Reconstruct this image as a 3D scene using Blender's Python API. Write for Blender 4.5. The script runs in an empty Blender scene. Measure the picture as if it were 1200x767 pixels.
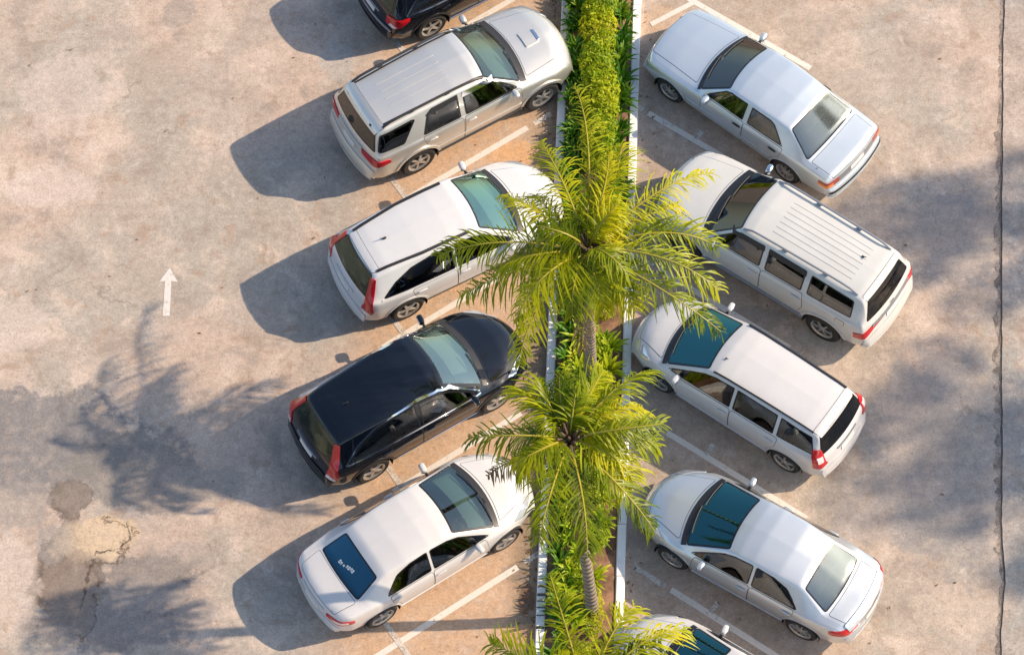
import bpy, bmesh, math, random
import numpy as np
from mathutils import Vector, Matrix
from mathutils.bvhtree import BVHTree
from mathutils.geometry import delaunay_2d_cdt

R = math.radians
random.seed(7)
np.random.seed(7)
SC = bpy.context.scene
COL = SC.collection

# ------------------------------------------------------------------ helpers
def link(o, parent=None):
    COL.objects.link(o)
    if parent is not None:
        o.parent = parent
    return o

def mesh_obj(name, verts, faces, mat, parent=None, smooth=True, sharp=40):
    me = bpy.data.meshes.new(name)
    me.from_pydata([tuple(v) for v in verts], [], [tuple(f) for f in faces])
    if mat is not None:
        me.materials.append(mat)
    if smooth:
        me.polygons.foreach_set('use_smooth', [True] * len(me.polygons))
        try:
            me.set_sharp_from_angle(angle=R(sharp))
        except Exception:
            pass
    me.update()
    return link(bpy.data.objects.new(name, me), parent)

def bm_obj(name, bm, mat, parent=None, smooth=True, sharp=40):
    me = bpy.data.meshes.new(name)
    bm.to_mesh(me)
    bm.free()
    if mat is not None:
        me.materials.append(mat)
    if smooth:
        me.polygons.foreach_set('use_smooth', [True] * len(me.polygons))
        me.set_sharp_from_angle(angle=R(sharp))
    return link(bpy.data.objects.new(name, me), parent)

def empty(name, loc, rz=0.0):
    o = bpy.data.objects.new(name, None)
    o.empty_display_size = 0.3
    o.location = loc
    o.rotation_euler = (0, 0, rz)
    return link(o)

def tag(o, label=None, cat=None, group=None, kind=None):
    if label: o['label'] = label
    if cat: o['category'] = cat
    if group: o['group'] = group
    if kind: o['kind'] = kind
    return o

def copy_tree(o, parent=None):
    c = o.copy()
    COL.objects.link(c)
    if parent is not None:
        c.parent = parent
    for ch in list(o.children):
        copy_tree(ch, c)
    return c

class MB:
    """collects shapes into one mesh"""
    def __init__(self):
        self.v = []; self.f = []
    def add(self, verts, faces):
        n = len(self.v)
        self.v += [tuple(v) for v in verts]
        self.f += [tuple(i + n for i in f) for f in faces]
    def box(self, c, s, rz=0.0, taper=1.0):
        x, y, z = s[0] / 2, s[1] / 2, s[2] / 2
        vs = []
        for k, t in ((-1, 1.0), (1, taper)):
            for a, b in ((-1, -1), (1, -1), (1, 1), (-1, 1)):
                px, py = a * x * t, b * y * t
                vs.append((c[0] + px * math.cos(rz) - py * math.sin(rz), c[1] + px * math.sin(rz) + py * math.cos(rz), c[2] + k * z))
        self.add(vs, [(3, 2, 1, 0), (4, 5, 6, 7), (0, 1, 5, 4), (1, 2, 6, 5), (2, 3, 7, 6), (3, 0, 4, 7)])
    def tube(self, pts, rad, n=8, cap=True):
        pts = [Vector(p) for p in pts]
        rs = rad if isinstance(rad, (list, tuple)) else [rad] * len(pts)
        up = Vector((0, 0, 1)); vs = []; fs = []
        for i, p in enumerate(pts):
            t = (pts[min(i + 1, len(pts) - 1)] - pts[max(i - 1, 0)]).normalized()
            a = t.cross(up)
            if a.length < 1e-3: a = t.cross(Vector((1, 0, 0)))
            a.normalize(); b = a.cross(t)
            for k in range(n):
                w = 2 * math.pi * k / n
                vs.append(p + a * (math.cos(w) * rs[i]) + b * (math.sin(w) * rs[i]))
        for i in range(len(pts) - 1):
            for k in range(n):
                k2 = (k + 1) % n
                fs.append((i * n + k, i * n + k2, (i + 1) * n + k2, (i + 1) * n + k))
        if cap:
            fs.append(tuple(range(n))[::-1]); fs.append(tuple((len(pts) - 1) * n + k for k in range(n)))
        self.add(vs, fs)
    def lathe_y(self, prof, n=40):
        """profile of (radius, y) turned about the Y axis"""
        vs = []; fs = []; m = len(prof)
        for k in range(n):
            w = 2 * math.pi * k / n
            for r, y in prof:
                vs.append((r * math.cos(w), y, r * math.sin(w)))
        for k in range(n):
            k2 = (k + 1) % n
            for j in range(m - 1):
                fs.append((k * m + j, k2 * m + j, k2 * m + j + 1, k * m + j + 1))
        self.add(vs, fs)
    def superell(self, c, s, p=3.0, nu=14, nv=10, rz=0.0):
        """rounded box"""
        def cp(a): return math.copysign(abs(math.cos(a)) ** (2 / p), math.cos(a))
        def sp(a): return math.copysign(abs(math.sin(a)) ** (2 / p), math.sin(a))
        vs = []; fs = []
        for i in range(nv + 1):
            b = -math.pi / 2 + math.pi * i / nv
            for j in range(nu):
                a = 2 * math.pi * j / nu
                x, y, z = cp(b) * cp(a) * s[0] / 2, cp(b) * sp(a) * s[1] / 2, sp(b) * s[2] / 2
                vs.append((c[0] + x * math.cos(rz) - y * math.sin(rz), c[1] + x * math.sin(rz) + y * math.cos(rz), c[2] + z))
        for i in range(nv):
            for j in range(nu):
                j2 = (j + 1) % nu
                fs.append((i * nu + j, i * nu + j2, (i + 1) * nu + j2, (i + 1) * nu + j))
        self.add(vs, fs)
    def build(self, name, mat, parent=None, smooth=True, sharp=40):
        return mesh_obj(name, self.v, self.f, mat, parent, smooth, sharp)

# ------------------------------------------------------------------ materials
def new_mat(name):
    m = bpy.data.materials.new(name)
    m.use_nodes = True
    nt = m.node_tree
    return m, nt, nt.nodes['Principled BSDF'], nt.nodes['Material Output']

def plain(name, col, rough=0.5, metal=0.0, coat=0.0, spec=0.5, var=0.0, scale=20.0):
    m, nt, b, out = new_mat(name)
    b.inputs['Roughness'].default_value = rough
    b.inputs['Metallic'].default_value = metal
    b.inputs['Coat Weight'].default_value = coat
    b.inputs['Coat Roughness'].default_value = 0.04
    b.inputs['Specular IOR Level'].default_value = spec
    if var > 0:
        tc = nt.nodes.new('ShaderNodeTexCoord'); no = nt.nodes.new('ShaderNodeTexNoise')
        no.inputs['Scale'].default_value = scale; no.inputs['Detail'].default_value = 5
        mx = nt.nodes.new('ShaderNodeMix'); mx.data_type = 'RGBA'
        mx.inputs[6].default_value = tuple(c * (1 - var) for c in col) + (1,)
        mx.inputs[7].default_value = tuple(min(1, c * (1 + var)) for c in col) + (1,)
        nt.links.new(tc.outputs['Object'], no.inputs['Vector'])
        nt.links.new(no.outputs['Fac'], mx.inputs[0]); nt.links.new(mx.outputs[2], b.inputs['Base Color'])
    else:
        b.inputs['Base Color'].default_value = tuple(col) + (1,)
    return m

def paint(name, col, metal=0.0, rough=0.35, dust=0.25):
    """car paint: clear coat, faint dust that varies over the panels"""
    m, nt, b, out = new_mat(name)
    N = nt.nodes; L = nt.links
    b.inputs['Metallic'].default_value = metal
    b.inputs['Coat Weight'].default_value = 0.85
    b.inputs['Coat Roughness'].default_value = 0.05
    tc = N.new('ShaderNodeTexCoord'); no = N.new('ShaderNodeTexNoise')
    no.inputs['Scale'].default_value = 2.2; no.inputs['Detail'].default_value = 8; no.inputs['Roughness'].default_value = 0.65
    n2 = N.new('ShaderNodeTexNoise'); n2.inputs['Scale'].default_value = 90; n2.inputs['Detail'].default_value = 3
    L.new(tc.outputs['Object'], no.inputs['Vector']); L.new(tc.outputs['Object'], n2.inputs['Vector'])
    mu = N.new('ShaderNodeMath'); mu.operation = 'MULTIPLY'
    L.new(no.outputs['Fac'], mu.inputs[0]); L.new(n2.outputs['Fac'], mu.inputs[1])
    mr = N.new('ShaderNodeMapRange'); mr.inputs[1].default_value = 0.15; mr.inputs[2].default_value = 0.42
    mr.inputs[3].default_value = 0.0; mr.inputs[4].default_value = dust
    L.new(mu.outputs[0], mr.inputs[0])
    mx = N.new('ShaderNodeMix'); mx.data_type = 'RGBA'
    mx.inputs[6].default_value = tuple(col) + (1,)
    d = 0.5
    mx.inputs[7].default_value = (col[0] * (1 - d) + .30 * d, col[1] * (1 - d) + .265 * d, col[2] * (1 - d) + .22 * d, 1)
    L.new(mr.outputs[0], mx.inputs[0]); L.new(mx.outputs[2], b.inputs['Base Color'])
    r2 = N.new('ShaderNodeMapRange'); r2.inputs[3].default_value = rough; r2.inputs[4].default_value = rough + (.2 if rough > .25 else .04)
    L.new(no.outputs['Fac'], r2.inputs[0]); L.new(r2.outputs[0], b.inputs['Roughness'])
    return m

def glass(name, tint, refl=0.10, rough=0.02, film=(1, 1, 1)):
    m = bpy.data.materials.new(name); m.use_nodes = True
    nt = m.node_tree; N = nt.nodes; L = nt.links
    N.remove(N['Principled BSDF'])
    tr = N.new('ShaderNodeBsdfTransparent'); tr.inputs['Color'].default_value = tuple(tint) + (1,)
    gl = N.new('ShaderNodeBsdfGlossy'); gl.inputs['Roughness'].default_value = rough
    gl.inputs['Color'].default_value = tuple(film) + (1,)
    fr = N.new('ShaderNodeFresnel'); fr.inputs['IOR'].default_value = 1.55
    ad = N.new('ShaderNodeMath'); ad.operation = 'ADD'; ad.inputs[1].default_value = refl; ad.use_clamp = True
    mx = N.new('ShaderNodeMixShader')
    L.new(fr.outputs[0], ad.inputs[0]); L.new(ad.outputs[0], mx.inputs[0])
    L.new(tr.outputs[0], mx.inputs[1]); L.new(gl.outputs[0], mx.inputs[2])
    L.new(mx.outputs[0], N['Material Output'].inputs['Surface'])
    return m

def leaf(name, cols, trans=0.35, scale=3.0, rough=0.45):
    m, nt, b, out = new_mat(name)
    N = nt.nodes; L = nt.links
    tc = N.new('ShaderNodeTexCoord'); no = N.new('ShaderNodeTexNoise'); no.inputs['Scale'].default_value = scale
    no.inputs['Detail'].default_value = 4
    oi = N.new('ShaderNodeObjectInfo')
    ad = N.new('ShaderNodeMath'); ad.operation = 'MULTIPLY_ADD'; ad.inputs[1].default_value = 0.55
    L.new(tc.outputs['Object'], no.inputs['Vector'])
    sb = N.new('ShaderNodeMath'); sb.operation = 'MULTIPLY_ADD'; sb.inputs[1].default_value = 1.3; sb.inputs[2].default_value = -0.42
    L.new(no.outputs['Fac'], sb.inputs[0])
    L.new(oi.outputs['Random'], ad.inputs[0]); L.new(sb.outputs[0], ad.inputs[2])
    cr = N.new('ShaderNodeValToRGB')
    el = cr.color_ramp.elements
    el[0].position = 0.0; el[0].color = tuple(cols[0]) + (1,)
    el[1].position = 1.0; el[1].color = tuple(cols[-1]) + (1,)
    for i, c in enumerate(cols[1:-1]):
        e = el.new((i + 1) / (len(cols) - 1)); e.color = tuple(c) + (1,)
    L.new(ad.outputs[0], cr.inputs[0]); L.new(cr.outputs[0], b.inputs['Base Color'])
    b.inputs['Roughness'].default_value = rough
    b.inputs['Specular IOR Level'].default_value = 0.35
    tl = N.new('ShaderNodeBsdfTranslucent'); L.new(cr.outputs[0], tl.inputs['Color'])
    mx = N.new('ShaderNodeMixShader'); mx.inputs[0].default_value = trans
    L.new(b.outputs[0], mx.inputs[1]); L.new(tl.outputs[0], mx.inputs[2]); L.new(mx.outputs[0], out.inputs['Surface'])
    return m

M = {}
M['white'] = paint('white_paint', (.60, .605, .605), 0, .3, .35)
M['ivory'] = paint('ivory_paint', (.585, .59, .56), 0, .3, .4)
M['cream'] = paint('pearl_paint', (.59, .585, .58), 0, .32, .35)
M['black'] = paint('black_paint', (.003, .005, .010), 0, .06, .025)
M['black'].node_tree.nodes['Principled BSDF'].inputs['Coat Weight'].default_value = .3
M['champagne'] = paint('champagne_paint', (.68, .67, .62), .72, .34, .3)
M['bluesilver'] = paint('blue_silver_paint', (.60, .675, .725), .6, .33, .2)
M['silver'] = paint('silver_paint', (.62, .665, .69), .7, .32, .25)
M['trim'] = plain('black_trim', (.018, .018, .02), .45)
M['seam'] = plain('panel_gap', (.02, .02, .022), .8)
M['frit'] = plain('window_surround', (.012, .013, .015), .25)
M['rubber'] = plain('tyre_rubber', (.022, .021, .02), .85, var=.3, scale=12)
M['alloy'] = plain('alloy_wheel', (.55, .54, .52), .35, .8, var=.12, scale=9)
M['disc'] = plain('brake_disc', (.06, .055, .05), .6, .5)
M['chrome'] = plain('chrome', (.75, .76, .78), .12, 1.0)
M['greymetal'] = plain('grey_rail', (.33, .34, .36), .4, .6)
M['under'] = plain('underbody', (.02, .02, .02), .9)
M['red'] = plain('tail_lens', (.50, .004, .010), .15, coat=.5)
M['redd'] = plain('dull_tail_lens', (.30, .05, .04), .2, coat=1.0)
M['redw'] = plain('tail_lens_clear', (.75, .62, .60), .12, coat=1.0)
M['orange'] = plain('turn_lens', (.7, .2, .03), .15, coat=1.0)
M['lamp'] = plain('head_lamp', (.62, .66, .70), .08, .5, coat=1.0)
M['plate'] = plain('number_plate', (.62, .62, .60), .4, var=.15, scale=30)
M['sticker'] = plain('white_sticker', (.75, .76, .76), .5)
M['cloth_d'] = plain('dark_upholstery', (.035, .037, .042), .8, var=.2)
M['cloth_t'] = plain('tan_upholstery', (.36, .29, .20), .7, var=.15)
M['cloth_g'] = plain('grey_upholstery', (.22, .23, .24), .8, var=.15)
M['lining'] = plain('cabin_lining', (.10, .10, .10), .9)
M['dash_d'] = plain('dark_dashboard', (.04, .042, .045), .7)
M['dash_g'] = plain('grey_dashboard', (.30, .33, .33), .7, var=.1)
M['g_wind'] = glass('windscreen_glass', (.50, .66, .62), .07, .02, (.85, .97, .93))
M['g_teal'] = glass('teal_glass', (.16, .42, .43), .14, .02, (.25, .75, .78))
M['g_dark'] = glass('dark_tinted_glass', (.06, .065, .06), .03)
M['g_side'] = glass('side_glass', (.46, .48, .42), .05)
M['g_mint'] = glass('mint_glass', (.55, .78, .70), .16, .02, (.66, 1.0, .88))
M['g_pale'] = glass('pale_glass', (.60, .72, .67), .16, .02, (.82, 1.0, .93))
M['g_rear'] = glass('rear_glass', (.22, .28, .27), .15, .10, (.82, .95, .93))
M['g_rdark'] = glass('dark_rear_glass', (.05, .085, .075), .03, .02, (.72, 1.0, .92))
M['g_blue'] = glass('blue_film_glass', (.02, .06, .09), .20, .04, (.24, .62, .82))
M['mirror'] = plain('mirror_glass', (.7, .75, .8), .03, 1.0)

# ------------------------------------------------------------------ car shaping
def lerp(lst, x):
    a = np.array(sorted(lst)); return np.interp(x, a[:, 0], a[:, 1])

def smooth_fn(lst, sig=.035):
    a = sorted(lst); lo, hi = a[0][0] - .6, a[-1][0] + .6
    g = np.arange(lo, hi, .005); v = lerp(lst, g)
    k = np.exp(-.5 * (np.arange(-40, 41) * .005 / sig) ** 2); k /= k.sum()
    vp = np.pad(v, 40, mode='edge'); s = np.convolve(vp, k, mode='valid')
    return lambda x: np.interp(x, g, s)

def chaikin(P):
    """P: n x stations x 2, keeps the ends"""
    out = [P[0]]
    for i in range(len(P) - 1):
        a, b = P[i], P[i + 1]
        if i > 0: out.append(a * .75 + b * .25)
        if i < len(P) - 2: out.append(a * .25 + b * .75)
    out.append(P[-1])
    return np.array(out)

def in_poly(px, py, poly):
    px = np.asarray(px); py = np.asarray(py)
    r = np.zeros(px.shape, bool); n = len(poly)
    for i in range(n):
        x1, y1 = poly[i]; x2, y2 = poly[(i + 1) % n]
        c = ((y1 > py) != (y2 > py)) & (px < (x2 - x1) * (py - y1) / (y2 - y1 + 1e-12) + x1)
        r ^= c
    return r

def area2(p):
    return sum(p[i][0] * p[(i + 1) % len(p)][1] - p[(i + 1) % len(p)][0] * p[i][1] for i in range(len(p)))

def inset(poly, d):
    if area2(poly) < 0: poly = poly[::-1]
    n = len(poly); out = []
    for i in range(n):
        p0 = Vector(poly[i - 1]); p1 = Vector(poly[i]); p2 = Vector(poly[(i + 1) % n])
        e1 = (p1 - p0); e2 = (p2 - p1)
        if e1.length < 1e-6 or e2.length < 1e-6: continue
        e1.normalize(); e2.normalize()
        n1 = Vector((-e1.y, e1.x)); n2 = Vector((-e2.y, e2.x))
        m = n1 + n2
        if m.length < 1e-4: m = n1
        m.normalize(); c = max(.35, m.dot(n1))
        q = p1 + m * (d / c); out.append((q.x, q.y))
    return out

def round_poly(poly, r):
    if r <= 0: return list(poly)
    out = []; n = len(poly)
    for i in range(n):
        p0 = Vector(poly[i - 1]); p1 = Vector(poly[i]); p2 = Vector(poly[(i + 1) % n])
        a = (p0 - p1); b = (p2 - p1)
        ang = a.angle(b) if a.length > 1e-6 and b.length > 1e-6 else math.pi
        if ang > R(160):
            out.append(tuple(p1)); continue
        ra = min(r, a.length * .45); rb = min(r, b.length * .45)
        A = p1 + a.normalized() * ra; B = p1 + b.normalized() * rb
        for t in (0, .25, .5, .75, 1):
            q = A * (1 - t) ** 2 + p1 * 2 * t * (1 - t) + B * t * t
            out.append(tuple(q))
    return out

def resample(poly, res):
    out = []; n = len(poly)
    for i in range(n):
        a = Vector(poly[i]); b = Vector(poly[(i + 1) % n]); k = max(1, int((b - a).length / res + .5))
        for j in range(k): out.append(tuple(a.lerp(b, j / k)))
    return out

class Car:
    W0 = .9
    def __init__(s, name, sp, loc, rot, mat):
        s.sp = sp; s.mat = mat
        s.root = empty(name, (loc[0], loc[1], 0), R(rot))
        s.cuts = []
        s.loft()
    # --- body surface
    def loft(s):
        sp = s.sp
        fz = smooth_fn(sp['zt'], sp.get('sig', .022)); fW = smooth_fn(sp['W'], .05)
        fzs = smooth_fn(sp['zs'], .08); fWr = smooth_fn(sp['Wr'], .05); fcr = smooth_fn(sp['cr'], .06)
        fzb = smooth_fn(sp['zb'], .05)
        s.fz = fz; s.fbow = lambda x: lerp(sp['bow'], x)
        x0, x1 = min(p[0] for p in sp['zt']), max(p[0] for p in sp['zt'])
        g = np.linspace(x0, x1, 3000); zz = fz(g)
        arc = np.concatenate([[0], np.cumsum(np.hypot(np.diff(g), np.diff(zz)) + 2.2 * np.abs(np.diff(fW(g))))])
        ns = int(arc[-1] / .032)
        xs = np.interp(np.linspace(0, arc[-1], ns), arc, g)
        zt, W, Wr, cr, zb = fz(xs), fW(xs), fWr(xs), fcr(xs), fzb(xs)
        ze = zt - cr
        zs = np.minimum(fzs(xs), ze - .025)
        zb = np.minimum(zb, zs - .12)
        Ws = W - sp.get('sh', .055)
        Wr = np.minimum(Wr, Ws - .015)
        zm = zb + .55 * (zs - zb)
        C = []
        def a(y, z): C.append(np.stack([y, z], 1))
        a(0 * W, zb); a(W - .14, zb); a(W - .04, zb + .05); a(W, zm); a(W - .008, zs - .10); a(W - .025, zs - .035); a(Ws, zs)
        a(Ws * .85 + Wr * .15, zs * .85 + ze * .15)
        a(Ws * .14 + Wr * .86, zs * .14 + ze * .86); a(Wr, ze); a(Wr * .84, ze + (zt - ze) * .38); a(Wr * .5, ze + (zt - ze) * .8); a(0 * W, zt)
        P = chaikin(chaikin(np.array(C)))
        # subdivide long segments
        seg = np.hypot(*(np.diff(P, axis=0).transpose(2, 0, 1))).max(axis=1)
        Q = []
        for i in range(len(P) - 1):
            k = max(1, int(seg[i] / .035 + .5))
            for j in range(k): Q.append(P[i] * (1 - j / k) + P[i + 1] * (j / k))
        Q.append(P[-1]); Q = np.array(Q)                      # m x ns x 2
        m = len(Q)
        ring = np.concatenate([Q, Q[-2:0:-1] * np.array([-1, 1])], 0); Rn = len(ring)
        V = np.zeros((ns, Rn, 3)); V[:, :, 0] = xs[:, None]; V[:, :, 1:] = ring.transpose(1, 0, 2)
        V[:, :, 0] -= s.fbow(V[:, :, 0]) * (V[:, :, 1] / s.W0) ** 2
        s.V = V.reshape(-1, 3)
        F = []
        for i in range(ns - 1):
            for j in range(Rn):
                j2 = (j + 1) % Rn
                F.append((i * Rn + j, i * Rn + j2, (i + 1) * Rn + j2, (i + 1) * Rn + j))
        F = np.array(F)
        # orientation: outward
        s.caps = [tuple(range(Rn))[::-1], tuple((ns - 1) * Rn + j for j in range(Rn))]
        p = s.V[F]; nrm = np.cross(p[:, 2] - p[:, 0], p[:, 3] - p[:, 1]); cen = p.mean(1)
        if (nrm[:, 1] * cen[:, 1]).sum() < 0:
            F = F[:, ::-1]; nrm = -nrm
        s.F = F; s.cen = cen; s.nrm = nrm / (np.linalg.norm(nrm, axis=1)[:, None] + 1e-12)
        s.bvh = BVHTree.FromPolygons([Vector(v) for v in s.V], [tuple(f) for f in F] + s.caps)
    def curve(s, xc, y):
        """point of a cross line at centre station xc, with the bow of the body"""
        return xc - float(s.fbow(xc)) * (y / s.W0) ** 2
    # --- conforming panels
    def frame(s, d):
        d = Vector(d).normalized()
        u = d.cross(Vector((0, 0, 1)))
        if u.length < 1e-3: u = Vector((0, 1, 0))
        u.normalize(); v = u.cross(d); return d, u, v
    def patch(s, name, pts, d, off=.004, mat=None, rnd=.0, res=.05, thick=.012, grow=0.0, hole=None, parent=None):
        d, u, v = s.frame(d)
        poly = [(Vector(p).dot(u), Vector(p).dot(v)) for p in pts]
        poly = round_poly(poly, rnd)
        if grow: poly = inset(poly, -grow)
        if area2(poly) < 0: poly = poly[::-1]
        poly = resample(poly, res)
        P = [Vector(p) for p in poly]; nb = len(P)
        E = [(i, (i + 1) % nb) for i in range(nb)]
        hp = None
        if hole is not None:
            hp = resample(inset(poly, hole), res); n0 = len(P)
            P += [Vector(p) for p in hp]; E += [(n0 + i, n0 + (i + 1) % len(hp)) for i in range(len(hp))]
        A = np.array(poly); lo = A.min(0); hi = A.max(0)
        gx, gy = np.meshgrid(np.arange(lo[0] + res / 2, hi[0], res), np.arange(lo[1] + res / 2, hi[1], res))
        gx, gy = gx.ravel(), gy.ravel(); ins = in_poly(gx, gy, poly)
        if hp is not None: ins &= ~in_poly(gx, gy, hp)
        for x, y in zip(gx[ins], gy[ins]):
            if np.hypot(A[:, 0] - x, A[:, 1] - y).min() > res * .45:
                P.append(Vector((x, y)))
        vo, eo, fo, ov, oe, of = delaunay_2d_cdt(P, E, [], 0, 1e-5)
        T = [f for f in fo]
        cx = np.array([[sum(vo[i][0] for i in f) / len(f), sum(vo[i][1] for i in f) / len(f)] for f in T])
        keep = in_poly(cx[:, 0], cx[:, 1], poly)
        if hp is not None: keep &= ~in_poly(cx[:, 0], cx[:, 1], hp)
        T = [f for f, k in zip(T, keep) if k]
        L = []; Nn = []
        for q in vo:
            o = u * q[0] + v * q[1] - d * 6
            loc, n, i, dist = s.bvh.ray_cast(o, d)
            if loc is None:
                loc, n, i, dist = s.bvh.find_nearest(u * q[0] + v * q[1] + d * Vector(pts[0]).dot(d))
            L.append(loc); Nn.append(n)
        verts = [l + n * off for l, n in zip(L, Nn)]
        faces = []
        for f in T:
            a, b, c = (verts[f[0]], verts[f[1]], verts[f[2]])
            nn = (b - a).cross(c - a)
            faces.append(tuple(f) if nn.dot(d) < 0 else tuple(f[::-1]))
        if thick:
            from collections import Counter
            cnt = {}
            for f in faces:
                for i in range(len(f)):
                    a, b = f[i], f[(i + 1) % len(f)]
                    cnt[(a, b)] = cnt.get((a, b), 0) + 1
            low = {}
            for (a, b) in list(cnt):
                if (b, a) in cnt: continue
                for k in (a, b):
                    if k not in low:
                        low[k] = len(verts); verts.append(L[k] - Nn[k] * thick)
                faces.append((b, a, low[a], low[b]))
        return mesh_obj(name, verts, faces, mat or s.mat, parent or s.root, True, 50)
    def opening(s, pts, d, rnd, ins):
        """window opening in the body shell"""
        d, u, v = s.frame(d)
        poly = inset(round_poly([(Vector(p).dot(u), Vector(p).dot(v)) for p in pts], rnd), ins)
        c = s.cen; ua = np.array(u); va = np.array(v); da = np.array(d)
        hit = in_poly(c @ ua, c @ va, poly) & (s.nrm @ da < -.15)
        if abs(d.y) > .5: hit &= (c[:, 1] * d.y < 0)
        s.cuts.append(hit)
    def window(s, name, pts, d, gmat, rnd=.05, border=.04, fmat=None, off=.004):
        s.opening(pts, d, rnd, border * .55)
        g = s.patch(name, pts, d, off + .002, gmat, rnd, .06, .0, grow=-border * .8)
        s.patch(name.replace('side_', '') + '_surround', pts, d, off, fmat or M['frit'], rnd, .05, .014, hole=border, parent=g)
        return g
    def seam_panel(s, name, pts, d, rnd=.06, gap=.008, mat=None, off=.005, label=None):
        p = s.patch(name, pts, d, off, mat, rnd, .055, .006)
        s.patch('panel_gap', pts, d, .0022, M['seam'], rnd, .055, .004, grow=gap, hole=gap * 2.2, parent=p)
        return p
    def both(s, pts):
        return (pts, (0, -1, 0)), ([(x, -y, z) for x, y, z in pts], (0, 1, 0))
    def side(s, poly):
        return [[(x, sy * 1.2, z) for x, z in poly] for sy in (1, -1)]
    def finish(s):
        keep = np.ones(len(s.F), bool)
        for c in s.cuts: keep &= ~c
        V = s.V.copy(); wb = s.sp['wb']; RA = s.sp['arch']; zr = s.sp['rz']
        for xw in (wb / 2, -wb / 2):
            dx = V[:, 0] - xw; dz = V[:, 2] - zr; r = np.hypot(dx, dz)
            sel = (np.abs(V[:, 1]) > s.sp['hw'] - .42) & (r > RA - .022) & (r < RA + .014) & (V[:, 2] < zr + RA + .1)
            k = RA / r[sel]; V[sel, 0] = xw + dx[sel] * k; V[sel, 2] = zr + dz[sel] * k
        p = V[s.F]; cen = p.mean(1)
        for xw in (wb / 2, -wb / 2):
            r = np.hypot(cen[:, 0] - xw, cen[:, 2] - zr)
            keep &= ~((np.abs(cen[:, 1]) > s.sp['hw'] - .42) & (r < RA) & (cen[:, 2] < zr + RA))
        F = s.F[keep]
        used = np.unique(F); mp = -np.ones(len(V), int); 
        allf = [tuple(f) for f in F] + s.caps
        used = np.unique(np.concatenate([used, np.array(s.caps[0]), np.array(s.caps[1])])); mp[used] = np.arange(len(used))
        body = mesh_obj('body', V[used], [tuple(mp[list(f)]) for f in allf], s.mat, s.root, True, 38)
        # cabin lining: a shell a little inside the greenhouse
        sel = keep & (s.cen[:, 2] > .55) & (s.cen[:, 0] < s.sp['cabin'][1]) & (s.cen[:, 0] > s.sp['cabin'][0])
        VN = np.zeros_like(V)
        for k in range(4): np.add.at(VN, s.F[:, k], s.nrm)
        VN /= np.linalg.norm(VN, axis=1)[:, None] + 1e-9
        VI = V - VN * .03; Fi = s.F[sel][:, ::-1]; used = np.unique(Fi); mp[used] = np.arange(len(used))
        mesh_obj('cabin_lining', VI[used], mp[Fi], M['lining'], s.root, True, 60)
        return body

def make_wheel_meshes(rt, rr, width, style):
    """tyre, rim meshes with the wheel face on +Y"""
    h = width / 2
    t = MB()
    t.lathe_y([(rr - .012, -h + .01), (rr + .005, -h), (rt - .045, -h - .004), (rt - .012, -h + .018), (rt, -h + .05), (rt, -.02), (rt - .006, 0), (rt, .02), (rt, h - .05), (rt - .012, h - .018), (rt - .045, h + .004), (rr + .005, h), (rr - .012, h - .01)], 44)
    r = MB()
    r.lathe_y([(rr - .03, -h + .02), (rr - .028, h - .05), (rr - .03, h - .02), (rr - .01, h - .006), (rr + .006, h + .002), (rr + .004, h - .012)], 44)
    n = {'five': 5, 'six': 6, 'twin': 10, 'ten': 9}[style]
    for k in range(n):
        w = 2 * math.pi * k / n + .3
        if style == 'twin': w += (.11 if k % 2 else -.11)
        w0, w1 = {'five': (.060, .042), 'six': (.050, .038), 'twin': (.030, .024), 'ten': (.040, .030)}[style]
        a = Vector((math.cos(w), 0, math.sin(w))); b = Vector((-math.sin(w), 0, math.cos(w))); Y = Vector((0, 1, 0))
        vs = []
        for rad, wd, y in ((.035, w0, h - .010), (rr * .55, w1 * .85, h - .006), (rr - .012, w1, h - .016)):
            for sg, dy in ((-1, -.03), (-.8, 0), (.8, 0), (1, -.03)):
                vs.append(a * rad + b * (sg * wd * .5 * 1.15) + Y * (y + dy))
        fs = []
        for i in (0, 1):
            for j in range(3): fs.append((i * 4 + j, i * 4 + j + 1, (i + 1) * 4 + j + 1, (i + 1) * 4 + j))
        r.add(vs, fs)
    r.lathe_y([(.001, h - .002), (.03, h - .002), (.05, h - .010), (.055, h - .04)], 20)
    d = MB(); d.lathe_y([(.001, h - .085), (rr - .035, h - .085), (rr - .032, h - .10), (rr - .03, -h + .02)], 30)
    return t, r, d

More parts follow.
